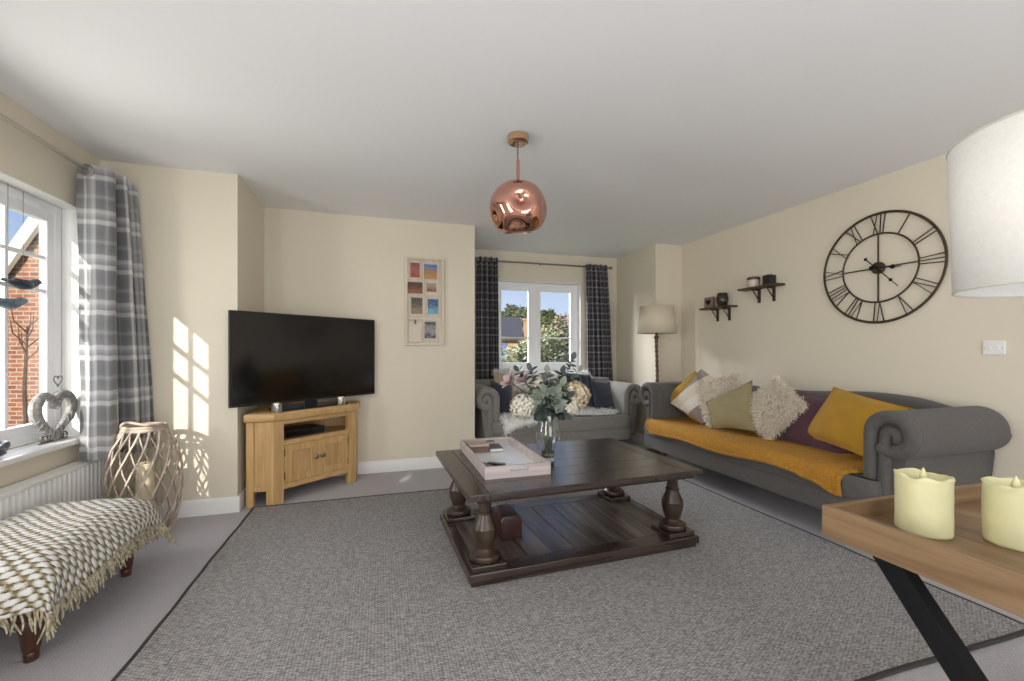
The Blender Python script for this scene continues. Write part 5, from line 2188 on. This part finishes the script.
hydrangea('large white hydrangea at the lower left of the bouquet', vpt(-0.165, 0.335, -0.04), 0.082, M_HYW, 1)
hydrangea('large peach cream hydrangea at the right of the bouquet', vpt(0.165, 0.40, 0.0), 0.095, M_HYP, 2)
hydrangea('white hydrangea low at the right, in front of the peach one', vpt(0.110, 0.335, -0.05), 0.062, M_HYW, 3, 220)
hydrangea('pale hydrangea at the back of the bouquet behind the grey leaves', vpt(-0.02, 0.46, 0.05), 0.072, M_HYW, 4, 240)


def lily(label, c, k, r=0.07):
    c = Vector(c)
    root = thing('magnolia', label, 'flower', c, 0, 'flowers in the vase')
    b = MB()
    ax = (c - Vector((VX, VY, VZ + 0.3))).normalized() + CAMV * 0.5
    ax.normalize()
    t1 = ax.orthogonal().normalized()
    t2 = ax.cross(t1)
    for ringk, (n, lean, L) in enumerate(((5, 0.55, r), (6, 1.1, r * 1.1))):
        for q in range(n):
            a = 2 * pi * q / n + ringk * 0.5
            e = t1 * cos(a) + t2 * sin(a)
            petal(b, c, ax + e * lean, ax - e * 0.3, L, L * 0.55, 0.18)
    b.build('flower_head', M_PINK, root, fix=False, sharp=80)
    t = MB()
    t.tube(stem_path(c, k), 0.004, 6)
    t.build('stem', M_STEM, root)


lily('dusky pink open flower at the upper far left of the bouquet', vpt(-0.225, 0.475, 0.0), 5)
lily('dusky pink flower between the left one and the grey leaves', vpt(-0.135, 0.48, 0.02), 6, 0.06)


def sprig(label, tip, k, mi, n=16, L=0.055):
    tip = Vector(tip)
    root = thing('eucalyptus_sprig', label, 'foliage', tip, 0, 'foliage in the vase')
    path = stem_path(tip, k)
    t = MB()
    t.tube(path, [0.0035 - 0.0018 * i / len(path) for i in range(len(path))], 6)
    t.build('stem', M_STEM, root)
    b = MB()
    up = path[len(path) // 2 - 1:]
    for i in range(n):
        f = (i + 0.5) / n
        j = min(int(f * (len(up) - 1)), len(up) - 2)
        p = up[j].lerp(up[j + 1], f * (len(up) - 1) - j)
        d = (up[j + 1] - up[j]).normalized()
        a = i * 2.4
        s = d.orthogonal().normalized()
        s2 = d.cross(s)
        e = (s * cos(a) + s2 * sin(a)) + d * 0.5 + Vector((0, 0, -0.1))
        petal(b, p, e, d + CAMV * 0.4, L * random.uniform(0.75, 1.15), L * 0.66, 0.12)
    petal(b, tip, path[-1] - path[-2], CAMV, L, L * 0.6, 0.1)
    b.build('leaves', M_LEAFS[mi], root, fix=False, sharp=80)


for i, (u, v, dy, mi, n, L, lab) in enumerate([
        (-0.05, 0.42, -0.07, 0, 18, 0.058, 'pale grey-green leafy sprig at the front left of the bouquet'),
        (0.03, 0.36, -0.09, 0, 18, 0.062, 'grey-green sprig with broad leaves at the bouquet front middle'),
        (0.065, 0.46, -0.04, 0, 18, 0.058, 'grey-green sprig standing right of the bouquet centre'),
        (0.0, 0.53, 0.02, 0, 16, 0.052, 'tall grey-green sprig at the top middle of the bouquet'),
        (-0.10, 0.55, 0.02, 2, 14, 0.048, 'bluish sprig at the top left of the bouquet'),
        (0.155, 0.615, 0.02, 2, 16, 0.050, 'tall dark bluish sprig rising highest at the bouquet top right'),
        (0.085, 0.53, 0.0, 1, 15, 0.050, 'dark green sprig below the tall bluish one'),
        (-0.075, 0.30, -0.09, 1, 12, 0.056, 'dark green sprig drooping beside the lower left hydrangea'),
        (0.06, 0.30, -0.09, 1, 12, 0.056, 'dark green sprig drooping at the lower right front of the bouquet'),
        (-0.17, 0.545, 0.04, 1, 12, 0.042, 'small dark sprig between the pink flowers'),
        (-0.085, 0.385, -0.08, 0, 16, 0.056, 'grey-green sprig crossing over the lower left hydrangea'),
        (0.015, 0.42, -0.09, 0, 18, 0.060, 'broad pale sprig facing the room in the bouquet centre'),
        (0.085, 0.40, -0.08, 1, 16, 0.052, 'dark green sprig tucked beside the low right hydrangea'),
        (-0.03, 0.48, -0.03, 2, 16, 0.050, 'bluish sprig in the upper middle of the bouquet'),
        (0.20, 0.545, 0.03, 0, 12, 0.046, 'grey-green sprig at the far upper right behind the peach hydrangea')]):
    sprig(lab, vpt(u, v, dy), i + 7, mi, int(n * 1.4), L * 1.2)

# ------------------------------------------------------------------ outside the windows
lawn = MB()
lawn.box((-60, 5.6, -0.40), (60, 90, -0.35))
lawn.box((-60, -30, -0.40), (-2.3, 5.6, -0.35))
lawn = lawn.build('lawn', mat('grass', (0.07, 0.12, 0.03), 0.95, var=0.4, vscale=3, vcol=(0.16, 0.22, 0.07)))
struct(lawn)
lawn.name = 'ground_outside'
M_BRICK = brick_mat('red_brick', (0.20, 0.065, 0.032), (0.33, 0.13, 0.06), (0.34, 0.29, 0.23))
M_BRICK2 = brick_mat('orange_brick', (0.30, 0.13, 0.055), (0.38, 0.19, 0.09), (0.34, 0.28, 0.2))
M_SLATE = mat('slate_roof', (0.045, 0.046, 0.055), 0.8, var=0.25, vscale=6, stretch=(1, 1, 8))
M_TILE = mat('hung_tile', (0.62, 0.27, 0.12), 0.85, var=0.15, vscale=8, stretch=(1, 1, 6))

hs = thing('house', 'red brick house with white gable board seen through the left window', 'house', (-6.2, 9.65, -0.35), -YAW)
HM = root_matrix(hs)


def hbuild(b, nm, m_, par=None, root=None):
    rt = root or hs
    bmesh.ops.transform(b.bm, matrix=root_matrix(rt), verts=b.bm.verts[:])
    return b.build(nm, m_, par or rt)


b = MB()
b.prism([(-0.2, 0), (4.2, 0), (4.2, 2.42), (2.0, 5.52), (-0.2, 2.42)], 'y', 0.0, 0.25)
hbuild(b, 'gable_wall', M_BRICK)
b = MB()
b.prism([(-0.2, 0.25), (0.05, 0.25), (0.05, 5.0), (-0.2, 5.0)], 'z', 0, 2.35)
hbuild(b, 'side_wall', M_BRICK)
b = MB()
b.bar((-0.55, -0.10, 1.98), (2.0, -0.10, 5.57), 0.08, 0.20, (0, 0, 1))
hbuild(b, 'bargeboard', M_WHITE)
b = MB()
b.prism([(-0.52, 1.99), (2.0, 5.54), (4.52, 1.99), (4.52, 2.17), (2.0, 5.74), (-0.52, 2.17)], 'y', -0.05, 5.0)
hbuild(b, 'roof', M_SLATE)
b = MB()
b.box((-12, 3.0, 0), (-0.2, 7, 2.3))
hbuild(b, 'rear_wing', M_BRICK)
b = MB()
b.prism([(2.7, 2.2), (5.0, 4.25), (7.3, 2.2), (7.3, 2.35), (5.0, 4.42), (2.7, 2.35)], 'x', -12.2, 1.0)
hbuild(b, 'rear_roof', M_SLATE)
b = MB()
b.tube([(-0.26, -0.04, 0.0), (-0.26, -0.04, 2.2)], 0.035, 8)
hbuild(b, 'downpipe', M_BLACK)


def leaf_cloud(m, centre, radii, n, size, flat=0.0):
    c = Vector(centre)
    for _ in range(n):
        d = Vector((random.gauss(0, 1), random.gauss(0, 1), random.gauss(0, 1))).normalized()
        k = random.uniform(0.62, 1.0) ** 0.6
        lump = 1 + 0.22 * noise.noise(d * 2.3 + c)
        p = c + Vector((d.x * radii[0], d.y * radii[1], d.z * radii[2])) * k * lump
        e = Vector((random.gauss(0, 1), random.gauss(0, 1), random.gauss(0, 0.6))).normalized()
        petal(m, p, e, (d + Vector((0, 0, 0.6))), size * random.uniform(0.6, 1.3), size * 0.6, 0.2)


def bush(name, label, cat, blobs, n, size, m_, trunk=None, group=None):
    root = thing(name, label, cat, (blobs[0][0][0], blobs[0][0][1], -0.35), 0, group)
    b = MB()
    for c, r in blobs:
        leaf_cloud(b, c, r, n, size)
    b.build('foliage', m_, root, fix=False, sharp=80)
    t = MB()
    for c, r in blobs[:2]:
        t.tube([(c[0], c[1], -0.35), (c[0] + 0.03, c[1], c[2] * 0.4), (c[0], c[1], c[2])], [0.05, 0.04, 0.02] if trunk is None else trunk, 8)
    t.build('trunk', M_SHELFWOOD, root)
    return root


M_BUSH1 = mat('olive_leaf', (0.15, 0.17, 0.075), 0.7, var=0.5, vscale=5)
M_BUSH2 = mat('dark_leaf', (0.085, 0.10, 0.05), 0.7, var=0.6, vscale=6)
M_BUSH3 = mat('bronze_leaf', (0.24, 0.13, 0.09), 0.7, var=0.5, vscale=6)
M_TREE = mat('tree_leaf', (0.09, 0.115, 0.035), 0.8, var=0.5, vscale=1.5)
random.seed(5)
bush('shrub', 'olive green shrub filling the lower left of the rear window', 'shrub', [((2.55, 7.9, 0.45), (0.85, 0.7, 0.85)), ((3.15, 8.2, 0.75), (0.62, 0.6, 0.85))], 3600, 0.075, M_BUSH1, group='shrubs outside the rear window')
bush('shrub', 'tall dark green shrub filling the right of the rear window', 'shrub', [((3.85, 8.8, 0.85), (0.70, 0.6, 1.0)), ((3.35, 7.5, 0.35), (0.50, 0.45, 0.8))], 3800, 0.075, M_BUSH2, group='shrubs outside the rear window')
bush('shrub', 'bronze tipped shrub at the upper right of the rear window', 'shrub', [((4.60, 9.9, 1.55), (0.62, 0.5, 0.55)), ((4.15, 9.7, 1.30), (0.5, 0.4, 0.5))], 1500, 0.07, M_BUSH3, group='shrubs outside the rear window')
for lab, x, y, z, r in (('broad tree crown beyond the slate-roofed house', 12.2, 38.0, 2.7, (2.6, 2.2, 2.6)),
                        ('rounded tree crown beyond the brick chimney', 17.0, 43.0, 3.0, (2.3, 2.0, 2.5)),
                        ('tree crown far behind the bronze shrub', 20.3, 39.0, 2.8, (2.3, 2.0, 2.2))):
    bush('tree', lab, 'tree', [((x, y, z), r)], 3200, 0.42, M_TREE, trunk=[0.22, 0.18, 0.1], group='trees seen through the rear window')

h2 = thing('house', 'orange brick house with slate roof seen through the rear window', 'house', (5.0, 21.5, -0.45), -0.25)


def h2b(bb, nm, m_):
    return hbuild(bb, nm, m_, h2, h2)


b = MB()
b.prism([(-2.6, 0.0), (-2.6, 2.2), (0.0, 3.1), (2.6, 2.2), (2.6, 0.0)], 'x', -0.75, -0.55)
b.prism([(-2.6, 0.0), (-2.6, 2.2), (0.0, 3.1), (2.6, 2.2), (2.6, 0.0)], 'x', 1.6, 1.8)
b.box((-0.55, -2.6, 0), (1.6, -2.4, 2.2))
h2b(b, 'walls', M_BRICK2)
b = MB()
b.prism([(-2.9, 2.06), (0.0, 3.12), (2.9, 2.06), (2.9, 2.22), (0.0, 3.30), (-2.9, 2.22)], 'x', -0.9, 1.95)
h2b(b, 'roof', M_SLATE)
b = MB()
b.bar((-0.95, -2.95, 2.12), (-0.95, 0, 3.22), 0.05, 0.2, (0, 0, 1))
h2b(b, 'bargeboard', M_WHITE)
b = MB()
b.box((0.5, -2.64, 0.9), (1.2, -2.58, 1.9), 0.01)
h2b(b, 'door', mat('blue_door', (0.035, 0.09, 0.22), 0.5))
h3 = thing('chimney_block', 'orange brick gable with chimney beside the slate roof in the rear window', 'building', (9.1, 25.4, -0.35), -0.3)
b = MB()
b.box((-0.6, -1, 0), (1.5, 1, 2.9))
hbuild(b, 'wall', M_BRICK2, h3, h3)
b = MB()
b.box((-0.55, -0.9, 2.85), (0.25, 0.2, 3.35), 0.02)
b.box((-0.62, -0.97, 3.3), (0.32, 0.27, 3.45), 0.02)
hbuild(b, 'chimney', M_BRICK2, h3, h3)
h4 = thing('tower_block', 'distant dark grey building at the upper right of the rear window', 'building', (15.2, 29.5, -0.35), -0.3)
b = MB()
b.box((-0.75, -1.5, 0), (1.6, 1.5, 5.3), 0.02)
hbuild(b, 'walls', mat('dark_cladding', (0.10, 0.11, 0.15), 0.6, var=0.2, vscale=3), h4, h4)
b = MB()
b.box((-0.85, -1.6, 5.25), (1.7, 1.6, 5.42), 0.02)
hbuild(b, 'parapet', mat('dark_cladding', (0.1, 0.11, 0.15)), h4, h4)
b = MB()
for k in range(4):
    b.box((-0.55 + k * 0.55, -1.53, 3.9), (-0.25 + k * 0.55, -1.49, 4.9), 0.01)
hbuild(b, 'windows', M_SCREEN, h4, h4)
sp_ = thing('sapling', 'thin bare sapling in front of the brick house outside the left window', 'tree', (-5.0, 8.2, -0.35))
b = MB()
b.tube([(-5.0, 8.2, -0.35), (-5.03, 8.2, 0.6), (-5.0, 8.21, 1.5)], [0.03, 0.025, 0.012], 8)
for k in range(9):
    a = k * 2.4
    z = 1.0 + 0.06 * k
    b.tube([(-5.01, 8.2, z), (-5.01 + 0.14 * cos(a), 8.2 + 0.14 * sin(a), z + 0.16), (-5.01 + 0.17 * cos(a), 8.2 + 0.17 * sin(a), z + 0.36)], [0.010, 0.008, 0.004], 6)
b.build('branches', M_SHELFWOOD, sp_)
